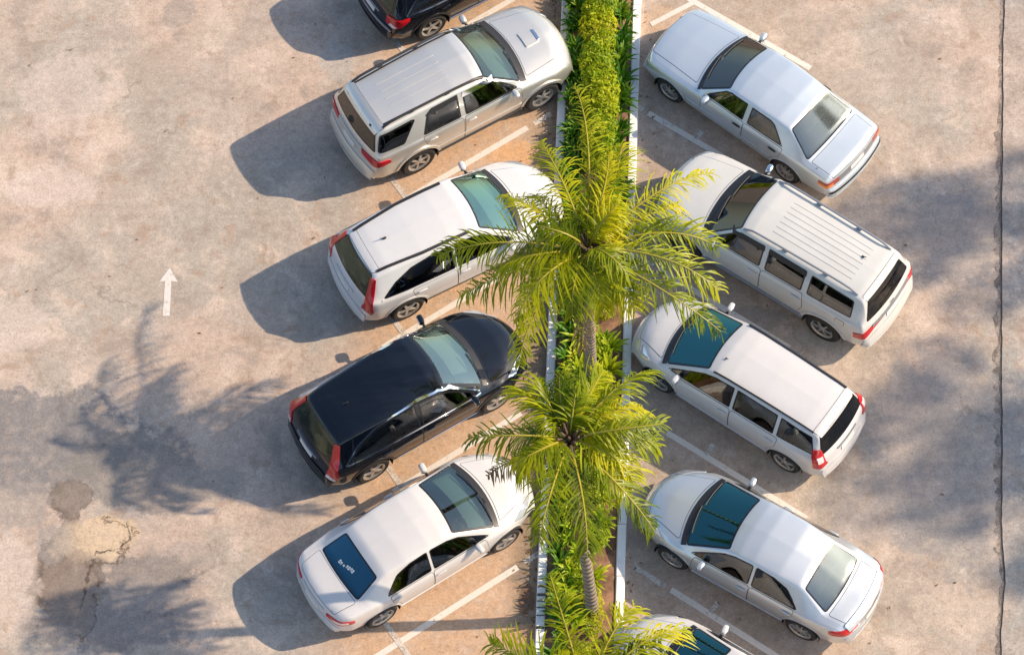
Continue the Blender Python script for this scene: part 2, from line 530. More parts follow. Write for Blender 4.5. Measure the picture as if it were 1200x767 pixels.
def car_common(c, style='five', seats='cloth_d', dash='dash_d', arch_mat=None, mirror_mat=None, mirror=(.55, .93, 1.02), handles=(), rhd=True):
    sp = c.sp; wb = sp['wb']; hw = sp['hw']; rt = sp['rt']; rr = sp['rr']; root = c.root
    # wheels
    t, r, d = make_wheel_meshes(rt, rr, .205, style)
    first = None
    for xw in (wb / 2, -wb / 2):
        for sg in (1, -1):
            if first is None:
                w = empty('wheel', (0, 0, 0)); w.parent = root
                t.build('tyre', M['rubber'], w, True, 35); r.build('rim', M['alloy'], w, True, 40); d.build('brake_disc', M['disc'], w)
                first = w
            else:
                w = copy_tree(first, root)
            w.location = (xw, sg * (hw - .125), sp['rz'] - .005)
            w.rotation_euler = (0, random.uniform(0, 6), 0 if sg > 0 else math.pi)
            if xw > 0: w.rotation_euler.z += R(random.uniform(-3, 3))
    # wheel wells
    RA = sp['arch']; wl = MB()
    for xw in (wb / 2, -wb / 2):
        for sg in (1, -1):
            vs = []; n = 28
            for k in range(n + 1):
                w = -.35 + (math.pi + .7) * k / n
                for y in (hw - .03, hw - .40):
                    vs.append((xw + (RA + .004) * math.cos(w), sg * y, sp['rz'] + (RA + .004) * math.sin(w)))
            fs = [(2 * k, 2 * k + 1, 2 * k + 3, 2 * k + 2) for k in range(n)]
            fs.append(tuple(2 * k + 1 for k in range(n + 1)))
            wl.add(vs, fs)
    wl.build('wheel_well', M['under'], root, False)
    # arch lips
    for xw in (wb / 2, -wb / 2):
        for sg in (1, -1):
            pts = []; a0 = R(7)
            wid = sp.get('lip', .035)
            for k in range(25):
                w = a0 + (math.pi - 2 * a0) * k / 24; pts.append((xw + (RA - .003) * math.cos(w), sg * 1.2, sp['rz'] + (RA - .003) * math.sin(w)))
            for k in range(24, -1, -1):
                w = a0 + (math.pi - 2 * a0) * k / 24; pts.append((xw + (RA + wid) * math.cos(w), sg * 1.2, sp['rz'] + (RA + wid) * math.sin(w)))
            c.patch('wheel_arch', pts, (0, -sg, 0), sp.get('lipoff', .008), arch_mat or c.mat, 0, .045, .02)
    # floor and seats
    x0, x1 = sp['cabin']
    fl = MB(); fl.box(((x0 + x1) / 2, 0, .33), (x1 - x0, 1.5 * hw / .9, .06)); fl.build('cabin_floor', M['under'], root, False)
    sm = M[seats]; H = sp['seat']
    def seat(x, y, w, dz=0.0):
        H = sp['seat'] + dz; b = MB(); b.superell((x, y, H), (.52, w, .18), 4)
        q = MB(); q.superell((0, 0, .0), (.15, w * .96, .62), 4)
        for i, v in enumerate(q.v):
            q.v[i] = (v[0] + x - .27 - .28 * (v[2] + .3), v[1] + y, v[2] + H + .36)
        b.add(q.v, q.f)
        nh = 1 if w < .7 else 3
        for k in range(nh):
            b.superell((x - .47, y + (k - (nh - 1) / 2) * .42, H + .74), (.09, .24, .17), 3)
        b.build('seat', sm, root)
    seat(sp['seatx'], .37, .5); seat(sp['seatx'], -.37, .5)
    seat(sp['seatx'] - .80, 0, 1.25, -.20 if sp['seat'] < .56 else -.10)
    if sp.get('row3'): seat(sp['seatx'] - 1.52, 0, 1.15, -.16)
    # dashboard follows the windscreen foot
    xb = sp['wsb'][0]; zb_ = float(c.fz(xb))
    dm = MB(); vs = []; ny = 11
    for j in range(ny):
        y = -.66 + 1.32 * j / (ny - 1)
        xo = c.curve(xb, y)
        vs += [(xo - .05, y, zb_ - .075), (xo - .30, y, zb_ - .055), (xo - .46, y, zb_ - .09), (xo - .50, y, zb_ - .25), (xo - .40, y, zb_ - .5)]
    fs = [(j * 5 + k, j * 5 + k + 1, (j + 1) * 5 + k + 1, (j + 1) * 5 + k) for j in range(ny - 1) for k in range(4)]
    dm.add(vs, fs); dm.build('dashboard', M[dash], root, True, 60)
    sw = MB(); yw = -.37 if rhd else .37
    pts = []
    for k in range(25):
        w = 2 * math.pi * k / 24
        pts.append((xb - .60 + .085 * math.sin(w), yw + .19 * math.cos(w), zb_ - .09 + .165 * math.sin(w)))
    sw.tube(pts, .017, 6, False); sw.superell((xb - .58, yw, zb_ - .10), (.06, .13, .12), 3)
    sw.tube([(xb - .59, yw - .18, zb_ - .09), (xb - .59, yw + .18, zb_ - .09)], .014, 6)
    sw.build('steering_wheel', M['cloth_d'], root)
    # interior mirror
    im = MB(); xt = sp['wst'][0]; im.superell((xt + .10, 0, float(c.fz(xt)) - .12), (.04, .22, .07), 3); im.build('rear_view_mirror', M['trim'], root)
    # door mirrors
    mx, my, mz = mirror
    for sg in (1, -1):
        b = MB(); b.superell((mx, sg * (my + .045), mz), (.115, .20, .135), 3.2, 16, 10, sg * -.12)
        o = b.build('door_mirror', mirror_mat or c.mat, root)
        g = MB(); g.superell((mx - .055, sg * (my + .045), mz), (.012, .165, .10), 4, 16, 8, sg * -.12); g.build('mirror_glass', M['mirror'], o)
        a = MB(); a.tube([(mx + .02, sg * (my - .13), mz - .07), (mx, sg * (my - .03), mz - .03)], [.035, .025], 8); a.build('mirror_arm', M['trim'], o)
    # cowl and wipers
    y1 = sp['wsb'][1]
    top = [(c.curve(xb - .015, y), y, zb_) for y in np.linspace(-y1, y1, 13)]
    bot = [(c.curve(xb + sp.get('cowl', .10), y), y, zb_) for y in np.linspace(y1 + .02, -y1 - .02, 13)]
    c.patch('cowl_panel', top + bot, (0, 0, -1), .006, M['trim'], 0, .05, .006)
    for k, yy in enumerate((-.05, -.62) if rhd else (.05, .62)):
        sg = 1 if rhd else -1
        wp = MB(); L = []
        for i in range(9):
            y = yy + sg * i * .068; x = c.curve(xb - .03, y) - .006 * i
            loc, n, _, _ = c.bvh.ray_cast(Vector((x, y, 4)), Vector((0, 0, -1)))
            L.append(loc + n * .022)
        wp.tube(L, .009, 5); wp.build('wiper', M['trim'], root)
    return root

def glasshouse(c, wind='g_wind', rear='g_rear', rear_dir=(.55, 0, -.83), rear_border=.04):
    sp = c.sp; xt, yt = sp['wst']; xb, yb = sp['wsb']
    up = [(c.curve(xt, y), y, float(c.fz(xt))) for y in np.linspace(-yt, yt, 11)]
    dn = [(c.curve(xb, y), y, float(c.fz(xb))) for y in np.linspace(yb, -yb, 11)]
    c.window('windscreen', up + dn, (-.5, 0, -.86), M[wind], .05, .045)
    xt, yt, zt_ = sp['rgt']; xb, yb, zb_ = sp['rgb']
    up = [(c.curve(xt, y), y, zt_) for y in np.linspace(-yt, yt, 11)]
    dn = [(c.curve(xb, y), y, zb_) for y in np.linspace(yb, -yb, 11)]
    return c.window('rear_window', up + dn, rear_dir, M[rear], .06, rear_border)

def sides(c, polys, mats, rnd=.05, border=.035, fmat=None):
    for poly, mt in zip(polys, mats):
        for sg, pts in zip((1, -1), c.side(poly)):
            c.window('side_window', pts, (0, -sg, 0), M[mt], rnd, border, fmat)

def doors(c, polys, handle_pts, hm=None):
    for poly, hp in zip(polys, handle_pts):
        for sg, pts in zip((1, -1), c.side(poly)):
            p = c.seam_panel('door', pts, (0, -sg, 0), .05, .008)
            x, z = hp
            loc, n, _, _ = c.bvh.ray_cast(Vector((x, sg * 3, z)), Vector((0, -sg, 0)))
            h = MB(); h.superell((x, loc.y + sg * .022, z), (.19, .03, .035), 3, 14, 8); h.build('door_handle', hm or c.mat, p)

def bonnet(c, xr, xf, yr, yf):
    a = [(c.curve(xr, y), y, 1) for y in np.linspace(-yr, yr, 11)]
    b = [(c.curve(xf, y), y, 1) for y in np.linspace(yf, -yf, 11)]
    return c.seam_panel('bonnet', a + b, (0, 0, -1), .05, .008)

def rect_top(c, name, xr, xf, yr, yf, mat=None, seam=True, rnd=.05, off=.005):
    a = [(c.curve(xr, y), y, 1) for y in np.linspace(-yr, yr, 11)]
    b = [(c.curve(xf, y), y, 1) for y in np.linspace(yf, -yf, 11)]
    if seam: return c.seam_panel(name, a + b, (0, 0, -1), rnd, .008, mat, off)
    return c.patch(name, a + b, (0, 0, -1), off, mat, rnd, .05, .01)

def lights(c, name, pts, d, mat, rnd=.03, off=.012, res=.035):
    """mirrored pair of lamps"""
    out = []
    for sg in (1, -1):
        out.append(c.patch(name, [(x, sg * y, z) for x, y, z in pts], (d[0], sg * d[1], d[2]), off, mat, rnd, res, .012))
    return out

def rails(c, x0, x1, y0, y1, mat, h=.055, rad=.018, feet=3):
    for sg in (1, -1):
        m = MB(); L = []
        for i in range(15):
            t = i / 14; x = x0 + (x1 - x0) * t; y = sg * (y0 + (y1 - y0) * t)
            loc, n, _, _ = c.bvh.ray_cast(Vector((x, y, 4)), Vector((0, 0, -1)))
            L.append(loc + Vector((0, 0, h * min(1, min(t, 1 - t) * 12) + .004)))
        m.tube(L, rad, 8)
        for k in range(1, feet):
            p = L[int(14 * k / feet)]; m.superell((p.x, p.y, p.z - h / 2), (.12, .035, h + .01), 3, 10, 6)
        m.build('roof_rail', mat, c.root)

def ribs(c, x0, x1, ys, w=.035, h=.009):
    for y in ys:
        c.patch('roof_rib', [(x0, y - w / 2, 2), (x1, y - w / 2, 2), (x1, y + w / 2, 2), (x0, y + w / 2, 2)], (0, 0, -1), h, None, .015, .05, .004)

def strip(c, name, poly, mat, off=.01, rnd=.01, res=.05):
    return [c.patch(name, pts, (0, -sg, 0), off, mat, rnd, res, .012) for sg, pts in zip((1, -1), c.side(poly))]

def rear_patch(c, name, poly, mat=None, off=.008, rnd=.02, res=.04, thick=.012, label=None):
    o = c.patch(name, [(-4, y, z) for y, z in poly], (1, 0, 0), off, mat, rnd, res, thick)
    return o

def rear_sym(poly):
    return poly + [(-y, z) for y, z in poly[::-1]]

def plate(c, z=.85, y=0):
    o = rear_patch(c, 'number_plate', [(-.2 + y, z - .055), (.2 + y, z - .055), (.2 + y, z + .055), (-.2 + y, z + .055)], M['plate'], .015, .01)

def shark(c, x, y=0, s=1.0):
    loc, n, _, _ = c.bvh.ray_cast(Vector((x, y, 4)), Vector((0, 0, -1)))
    m = MB(); m.superell((x, y, loc.z + .012), (.10 * s, .06 * s, .04), 2.5, 12, 6); m.tube([(x, y, loc.z + .02), (x - .12 * s, y, loc.z + .10 * s)], [.012, .005], 6)
    m.build('roof_antenna', M['trim'], c.root)

# ------------------------------------------------------------------ car kinds
def suv_champagne():
    sp = dict(wb=2.75, hw=.92, rt=.375, rr=.235, rz=.372, arch=.435, lip=.06, lipoff=.02, seat=.72, seatx=-.1, row3=True, cabin=(-2.1, 1.05),
        zt=[(-2.47, .45), (-2.465, .60), (-2.44, .70), (-2.385, .75), (-2.36, .92), (-2.33, 1.10), (-2.27, 1.22), (-2.10, 1.66), (-2.05, 1.71), (-1.95, 1.745), (-1.2, 1.775), (-.4, 1.785), (.08, 1.765), (.27, 1.72), (1.07, 1.185), (1.18, 1.15), (1.9, 1.075), (2.12, 1.01), (2.25, .90), (2.31, .72), (2.34, .5)],
        W=[(-2.47, .74), (-2.40, .83), (-2.2, .885), (-1.4, .91), (1.4, .91), (1.9, .90), (2.15, .83), (2.34, .70)],
        zs=[(-2.3, 1.15), (0, 1.11), (1.0, 1.08), (1.6, 1.02), (2.2, .9)],
        Wr=[(-2.47, .60), (-2.33, .72), (-2.10, .63), (-1.9, .64), (.27, .66), (1.07, .77), (1.9, .76), (2.2, .66), (2.34, .5)],
        cr=[(-2.45, .05), (-2.25, .03), (-1.95, .06), (0, .07), (.3, .05), (1.1, .05), (2.0, .07), (2.34, .08)],
        zb=[(-2.47, .40), (-2.2, .30), (-1.5, .27), (1.5, .27), (2.2, .30), (2.34, .38)],
        bow=[(2.34, .26), (1.9, .20), (1.1, .15), (.3, .10), (-.3, 0), (-1.6, 0), (-2.0, -.06), (-2.47, -.14)],
        wst=(.29, .60), wsb=(1.06, .765), rgt=(-2.09, .54, 1.66), rgb=(-2.29, .72, 1.2), cowl=.13)
    c = Car('champagne_suv', sp, (-1.050, 4.792), 31.22, M['champagne'])
    glasshouse(c, 'g_wind', 'g_dark', (.9, 0, -.43), .05)
    sides(c, [[(-.30, 1.13), (.86, 1.11), (.78, 1.20), (.40, 1.56), (.22, 1.64), (-.28, 1.66)], [(-1.22, 1.16), (-.40, 1.13), (-.38, 1.66), (-.95, 1.64), (-1.06, 1.58)]], ['g_side', 'g_side'], .05, .045, M['trim'])
    sides(c, [[(-2.16, 1.22), (-1.62, 1.19), (-1.30, 1.60), (-1.36, 1.63), (-2.05, 1.60)]], ['g_dark'], .04, .05, M['frit'])
    strip(c, 'wind_deflector', [(-.30, 1.57), (.44, 1.55), (.22, 1.665), (-.28, 1.68)], M['chrome'], .013, .02)
    strip(c, 'wind_deflector', [(-1.10, 1.56), (-.40, 1.58), (-.38, 1.68), (-.95, 1.665)], M['trim'], .013, .02)
    doors(c, [[(-.35, .42), (.88, .42), (.92, .70), (.90, 1.085), (-.33, 1.105)], [(-1.02, .72), (-.85, .42), (-.37, .42), (-.37, 1.105), (-1.24, 1.13), (-1.16, .86)]], [(-.2, .98), (-1.05, 1.0)])
    b = bonnet(c, 1.22, 2.17, .70, .56)
    rect_top(c, 'bonnet_scoop', 1.45, 1.75, .17, .15, None, True, .04, .03)
    rect_top(c, 'scoop_mouth', 1.715, 1.765, .13, .12, M['chrome'], False, .015, .045)
    strip(c, 'side_step', [(-.98, .30), (.92, .30), (.92, .385), (-.98, .385)], M['trim'], .035, .02)
    strip(c, 'side_moulding', [(-.98, .56), (.9, .56), (.9, .61), (-.98, .61)], None, .012, .02)
    t = lights(c, 'tail_light', [(-2.40, .50, .92), (-2.30, .80, .86), (-2.02, .95, .93), (-2.05, .95, 1.03), (-2.3, .8, 1.05), (-2.4, .50, 1.03)], (.7, -.7, 0), M['red'], .03, .02)
    lights(c, 'headlight', [(2.30, .42, .86), (2.02, .84, .88), (1.93, .86, 1.0), (2.18, .50, 1.0)], (-.7, -.5, -.5), M['lamp'], .03, .012)
    rear_patch(c, 'rear_bumper', rear_sym([(-.80, .46), (-.80, .70), (-.5, .735), (0, .74)]), None, .02, .03)
    rear_patch(c, 'tailgate_trim', rear_sym([(-.42, .985), (-.42, 1.07), (0, 1.075)]), M['champagne'], .03, .02)
    plate(c, .88)
    rails(c, -1.93, .22, .575, .605, M['trim'], .06, .026, 3)
    for sg in (1, -1):
        c.patch('roof_gutter', [(-1.95, sg * .545, 2), (-.8, sg * .575, 2), (.25, sg * .585, 2), (.25, sg * .55, 2), (-.8, sg * .54, 2), (-1.95, sg * .51, 2)], (0, 0, -1), .004, M['trim'], .01, .04, .004)
    ribs(c, -1.6, -.35, (-.27, -.09, .09, .27), .03, .006)
    rect_top(c, 'roof_spoiler', -2.13, -1.92, .58, .60, None, True, .04, .014)
    car_common(c, 'six', 'cloth_g', 'dash_g', None, M['champagne'], (.72, .93, 1.17))
    c.finish()
    return c

def crossover(name, paintm, loc, rot, wind, white, low=False):
    sp = dict(wb=2.62, hw=.91, rt=.345, rr=.225, rz=.342, arch=.405, lip=.045, lipoff=.012, seat=.66, seatx=-.1, cabin=(-2.0, 1.1),
        zt=[(-2.25, .42), (-2.245, .56), (-2.23, .64), (-2.19, .70), (-2.17, .85), (-2.13, 1.02), (-2.09, 1.09), (-1.84, 1.52), (-1.77, 1.565), (-1.5, 1.61), (-.8, 1.655), (-.2, 1.66), (.2, 1.635), (.40, 1.58), (1.24, 1.045), (1.36, 1.01), (1.8, .94), (2.05, .86), (2.18, .76), (2.28, .62), (2.31, .45)],
        W=[(-2.25, .70), (-2.18, .80), (-2.0, .865), (-1.3, .905), (1.2, .905), (1.7, .88), (2.0, .81), (2.31, .64)],
        zs=[(-2.1, 1.06), (-1.5, 1.02), (0, .98), (1.0, .95), (1.6, .88), (2.2, .7)],
        Wr=[(-2.25, .56), (-2.12, .68), (-1.84, .55), (-1.6, .575), (-.5, .625), (.4, .63), (1.24, .74), (1.7, .73), (2.05, .62), (2.31, .45)],
        cr=[(-2.25, .05), (-2.1, .03), (-1.8, .06), (0, .075), (.4, .05), (1.2, .05), (1.9, .08), (2.31, .09)],
        zb=[(-2.25, .36), (-2.0, .27), (-1.3, .24), (1.4, .24), (2.1, .27), (2.31, .34)],
        bow=[(2.31, .38), (1.8, .26), (1.2, .17), (.4, .12), (-.3, 0), (-1.2, 0), (-1.7, -.06), (-2.25, -.14)],
        wst=(.42, .57), wsb=(1.22, .74), rgt=(-1.815, .49, 1.50), rgb=(-2.10, .66, 1.08), cowl=.10)
    c = Car(name, sp, loc, rot, paintm)
    glasshouse(c, wind, 'g_rdark', (.86, 0, -.5), .045)
    surround = M['trim'] if white else M['chrome']
    sides(c, [[(-.22, 1.005), (.98, .985), (.90, 1.05), (.42, 1.40), (.20, 1.50), (-.20, 1.54)]], ['g_side'], .05, .035, M['frit'])
    sides(c, [[(-1.76, 1.055), (-1.60, 1.035), (-.27, 1.0), (-.26, 1.54), (-.70, 1.525), (-1.10, 1.45), (-1.45, 1.29)]], ['g_side' if not white else 'g_dark'], .06, .035, M['frit'])
    # bright or black line round the windows
    strip(c, 'window_trim', [(-1.80, 1.025), (-1.5, 1.01), (0, .97), (1.0, .95), (1.0, .975), (0, .995), (-1.5, 1.035), (-1.78, 1.05)], surround if not white else paintm, .012, .004, .03)
    if not white:
        strip(c, 'window_trim', [(-1.80, 1.04), (-1.47, 1.305), (-1.11, 1.47), (-.70, 1.55), (-.2, 1.575), (.22, 1.54), (.45, 1.44), (.98, 1.0), (1.01, 1.0), (.47, 1.465), (.23, 1.565), (-.2, 1.60), (-.72, 1.575), (-1.12, 1.495), (-1.49, 1.325), (-1.83, 1.04)], surround, .012, .0, .03)
        strip(c, 'sill_trim', [(-.90, .265), (.92, .265), (.92, .30), (-.90, .30)], M['chrome'], .02, .006, .04)
    strip(c, 'side_sill', [(-.90, .235), (.92, .235), (.92, .37), (-.90, .36)] if white else [(-.90, .30), (.92, .30), (.92, .38), (-.90, .37)], M['trim'], .01, .02)
    doors(c, [[(-.25, .40), (.84, .40), (.92, .62), (.90, .945), (-.25, .965)], [(-.96, .62), (-.88, .42), (-.27, .40), (-.27, .968), (-1.18, .99), (-1.14, .78)]], [(-.1, .86), (-1.0, .885)])
    bonnet(c, 1.37, 2.10, .68, .46)
    if low:
        lights(c, 'tail_light', [(-2.18, .60, .80), (-2.10, .76, .76), (-1.98, .86, .82), (-1.80, .90, .96), (-1.80, .88, 1.02), (-2.05, .74, 1.02), (-2.14, .60, 1.0)], (.72, -.65, -.1), M['red'], .03, .02)
        lights(c, 'reversing_lamp', [(-2.14, .66, .80), (-2.08, .77, .79), (-2.02, .82, .84), (-2.10, .70, .88)], (.72, -.65, -.1), M['redw'], .02, .026)
        rear_patch(c, 'bumper_strip', rear_sym([(-.72, .635), (-.72, .675), (0, .69)]), M['greymetal'], .03, .01)
    else:
        lights(c, 'tail_light', [(-2.17, .64, .68), (-2.10, .76, .68), (-2.02, .85, .72), (-1.99, .84, .84), (-1.94, .775, 1.05), (-1.80, .60, 1.46), (-1.87, .52, 1.46), (-2.01, .625, 1.22), (-2.11, .685, .95), (-2.15, .66, .84)], (.75, -.6, -.12), M['red'], .03, .02)
        lights(c, 'reversing_lamp', [(-2.17, .645, .67), (-2.12, .75, .67), (-2.06, .82, .69), (-2.06, .80, .76), (-2.14, .66, .77)], (.75, -.6, -.12), M['redw'], .02, .026)
    lights(c, 'headlight', [(2.15, .42, .70), (1.80, .80, .78), (1.66, .83, .88), (1.98, .56, .83)], (-.7, -.5, -.5), M['lamp'], .03, .012)
    rear_patch(c, 'rear_bumper', rear_sym([(-.72, .40), (-.74, .60), (-.5, .675), (0, .685)]), None, .018, .03)
    rear_patch(c, 'tailgate_trim', rear_sym([(-.33, .86), (-.33, .915), (0, .92)]), M['chrome'] if not white else paintm, .024, .015)
    plate(c, .78)
    if white:
        for sg in (1, -1):
            c.patch('roof_rail', [(-1.70, sg * .50, 2), (-.8, sg * .585, 2), (.15, sg * .60, 2), (.15, sg * .548, 2), (-.8, sg * .533, 2), (-1.70, sg * .448, 2)], (0, 0, -1), .02, M['trim'], .01, .04, .01)
    shark(c, -1.28, .02 if white else 0, .8)
    rect_top(c, 'tailgate', -1.80, -1.66, .46, .48, None, True, .03, .006)
    car_common(c, 'five', 'cloth_d' if white else 'cloth_t', 'dash_g', M['trim'] if not white else None, None, (.82, .92, 1.06))
    c.finish()
    return c

def sedan(name, paintm, loc, rot, kind):
    white = kind == 'white'
    sp = dict(wb=2.60, hw=.88, rt=.318, rr=.215, rz=.315, arch=.365, lip=.028, lipoff=.006, seat=.52, seatx=-.05, cabin=(-1.5, 1.15),
        zt=[(-2.25, .42), (-2.245, .60), (-2.225, .72), (-2.19, .88), (-2.13, .965), (-2.03, .995), (-1.70, 1.035), (-1.60, 1.06), (-1.08, 1.36), (-1.0, 1.395), (-.6, 1.445), (-.1, 1.46), (.2, 1.435), (.40, 1.385), (1.28, .965), (1.40, .93), (1.8, .86), (2.02, .78), (2.16, .68), (2.24, .55), (2.27, .40)],
        W=[(-2.25, .62), (-2.18, .72), (-2.0, .81), (-1.3, .87), (1.2, .87), (1.6, .85), (1.9, .77), (2.27, .60)],
        zs=[(-2.2, .93), (-1.5, .95), (-1.0, .93), (0, .89), (1.0, .87), (1.5, .82), (2.1, .62)],
        Wr=[(-2.25, .50), (-2.1, .62), (-1.62, .66), (-1.08, .55), (-.5, .59), (.4, .60), (1.28, .73), (1.7, .70), (2.0, .58), (2.27, .42)],
        cr=[(-2.25, .06), (-2.0, .035), (-1.6, .05), (-.9, .055), (0, .07), (.4, .05), (1.28, .05), (1.9, .08), (2.27, .09)],
        zb=[(-2.25, .34), (-2.0, .24), (-1.3, .19), (1.4, .19), (2.0, .21), (2.27, .28)],
        bow=[(2.27, .38), (1.8, .28), (1.25, .19), (.4, .12), (-.2, .0), (-.6, 0), (-1.1, .06), (-1.6, -.07), (-2.25, -.20)],
        wst=(.42, .55), wsb=(1.26, .72), rgt=(-1.10, .51, 1.35), rgb=(-1.65, .60, 1.045), cowl=.10)
    if white:
        sp['rgt'] = (-1.17, .51, 1.33); sp['rgb'] = (-1.67, .585, 1.04)
        sp['bow'] = [(2.27, .40), (1.8, .28), (1.25, .17), (.4, .10), (-.2, .0), (-.6, 0), (-1.1, .03), (-1.6, -.05), (-2.25, -.18)]
    c = Car(name, sp, loc, rot, paintm)
    rw = glasshouse(c, 'g_wind' if white else 'g_teal', 'g_blue' if white else 'g_rear', (.5, 0, -.86), .035)
    fm = M['frit']
    q = -1.13
    sides(c, [[(-.17, .925), (1.0, .895), (.92, .95), (.42, 1.26), (.20, 1.335), (-.15, 1.365)], [(q, .95), (-.22, .925), (-.20, 1.365), (-.55, 1.34), (-.84, 1.24), (q + .02, .99)]], ['g_side', 'g_side'], .05, .03, fm)
    doors(c, [[(-.20, .30), (.88, .30), (.93, .55), (.90, .87), (-.20, .90)], [(-.93, .55), (-.85, .32), (-.22, .30), (-.22, .90), (-1.10, .925), (-1.06, .72)]], [(-.07, .79), (-.98, .82)])
    strip(c, 'side_sill', [(-.92, .20), (.93, .20), (.93, .275), (-.92, .275)], paintm, .022, .02)
    bonnet(c, 1.41, 2.10, .66, .44)
    rect_top(c, 'boot_lid', -2.14, -1.70, .55, .60, None, True, .05)
    if white:
        lights(c, 'tail_light', [(-2.22, .44, .75), (-2.10, .66, .70), (-1.85, .82, .75), (-1.84, .82, .84), (-2.1, .66, .84), (-2.2, .44, .83)], (.72, -.62, -.2), M['red'], .03, .014)
        lights(c, 'reversing_lamp', [(-2.16, .52, .765), (-2.08, .66, .745), (-1.93, .78, .765), (-1.95, .78, .815), (-2.1, .66, .815)], (.72, -.62, -.2), M['redw'], .02, .02)
    else:
        lights(c, 'tail_light', [(-2.22, .46, .83), (-2.12, .64, .76), (-1.86, .82, .76), (-1.80, .84, .82), (-1.86, .82, .90), (-2.12, .64, .925), (-2.2, .46, .91)], (.72, -.62, -.2), M['red'], .03, .014)
        rect_top(c, 'boot_spoiler', -2.175, -2.05, .62, .62, None, False, .04, .03)
        lights(c, 'reversing_lamp', [(-2.21, .40, .80), (-2.19, .50, .76), (-2.14, .58, .77), (-2.16, .56, .81)], (.8, -.5, -.2), M['redw'], .01, .02)
    lights(c, 'headlight', [(2.08, .42, .60), (1.78, .78, .66), (1.60, .82, .79), (1.93, .52, .75)], (-.7, -.5, -.5), M['lamp'], .04, .012)
    rear_patch(c, 'rear_bumper', rear_sym([(-.66, .36), (-.70, .60), (-.4, .645), (0, .65)]), None, .012, .03)
    rear_patch(c, 'boot_trim', rear_sym([(-.33, .80), (-.33, .845), (0, .85)]), M['chrome'] if not white else paintm, .02, .015)
    plate(c, .72)
    if white:
        # curved white lettering on the film of the rear window
        st = MB()
        L = [(-1.50, .17), (-1.505, .125), (-1.49, .06), (-1.46, .00), (-1.445, -.045), (-1.43, -.09), (-1.425, -.135)]
        for k, (x, y) in enumerate(L):
            loc, n, _, _ = c.bvh.ray_cast(Vector((x, y, 4)), Vector((0, 0, -1)))
            t = Vector((.5, 0, .3)).normalized()
            w = Vector((0, 1, 0))
            if k == 2: sz = (.018, .018)
            else: sz = (.034, .017)
            p = loc + n * .012
            ring = lambda a, b: [p + t * (sa * a) + w * (sb * b) for sa, sb in ((-1, -1), (1, -1), (1, 1), (-1, 1))]
            o_ = ring(*sz); i_ = ring(sz[0] * .45, sz[1] * .35)
            fs = [(0, 1, 5, 4), (1, 2, 6, 5), (2, 3, 7, 6), (3, 0, 4, 7)]
            st.add(o_ + i_, fs[:3] if k % 2 else fs)
        st.build('window_lettering', M['sticker'], rw, False)
    car_common(c, 'five' if white else 'ten', 'cloth_d' if white else 'cloth_t', 'dash_g' if white else 'dash_d', None, None, (.70, .88, .95))
    c.finish()
    return c

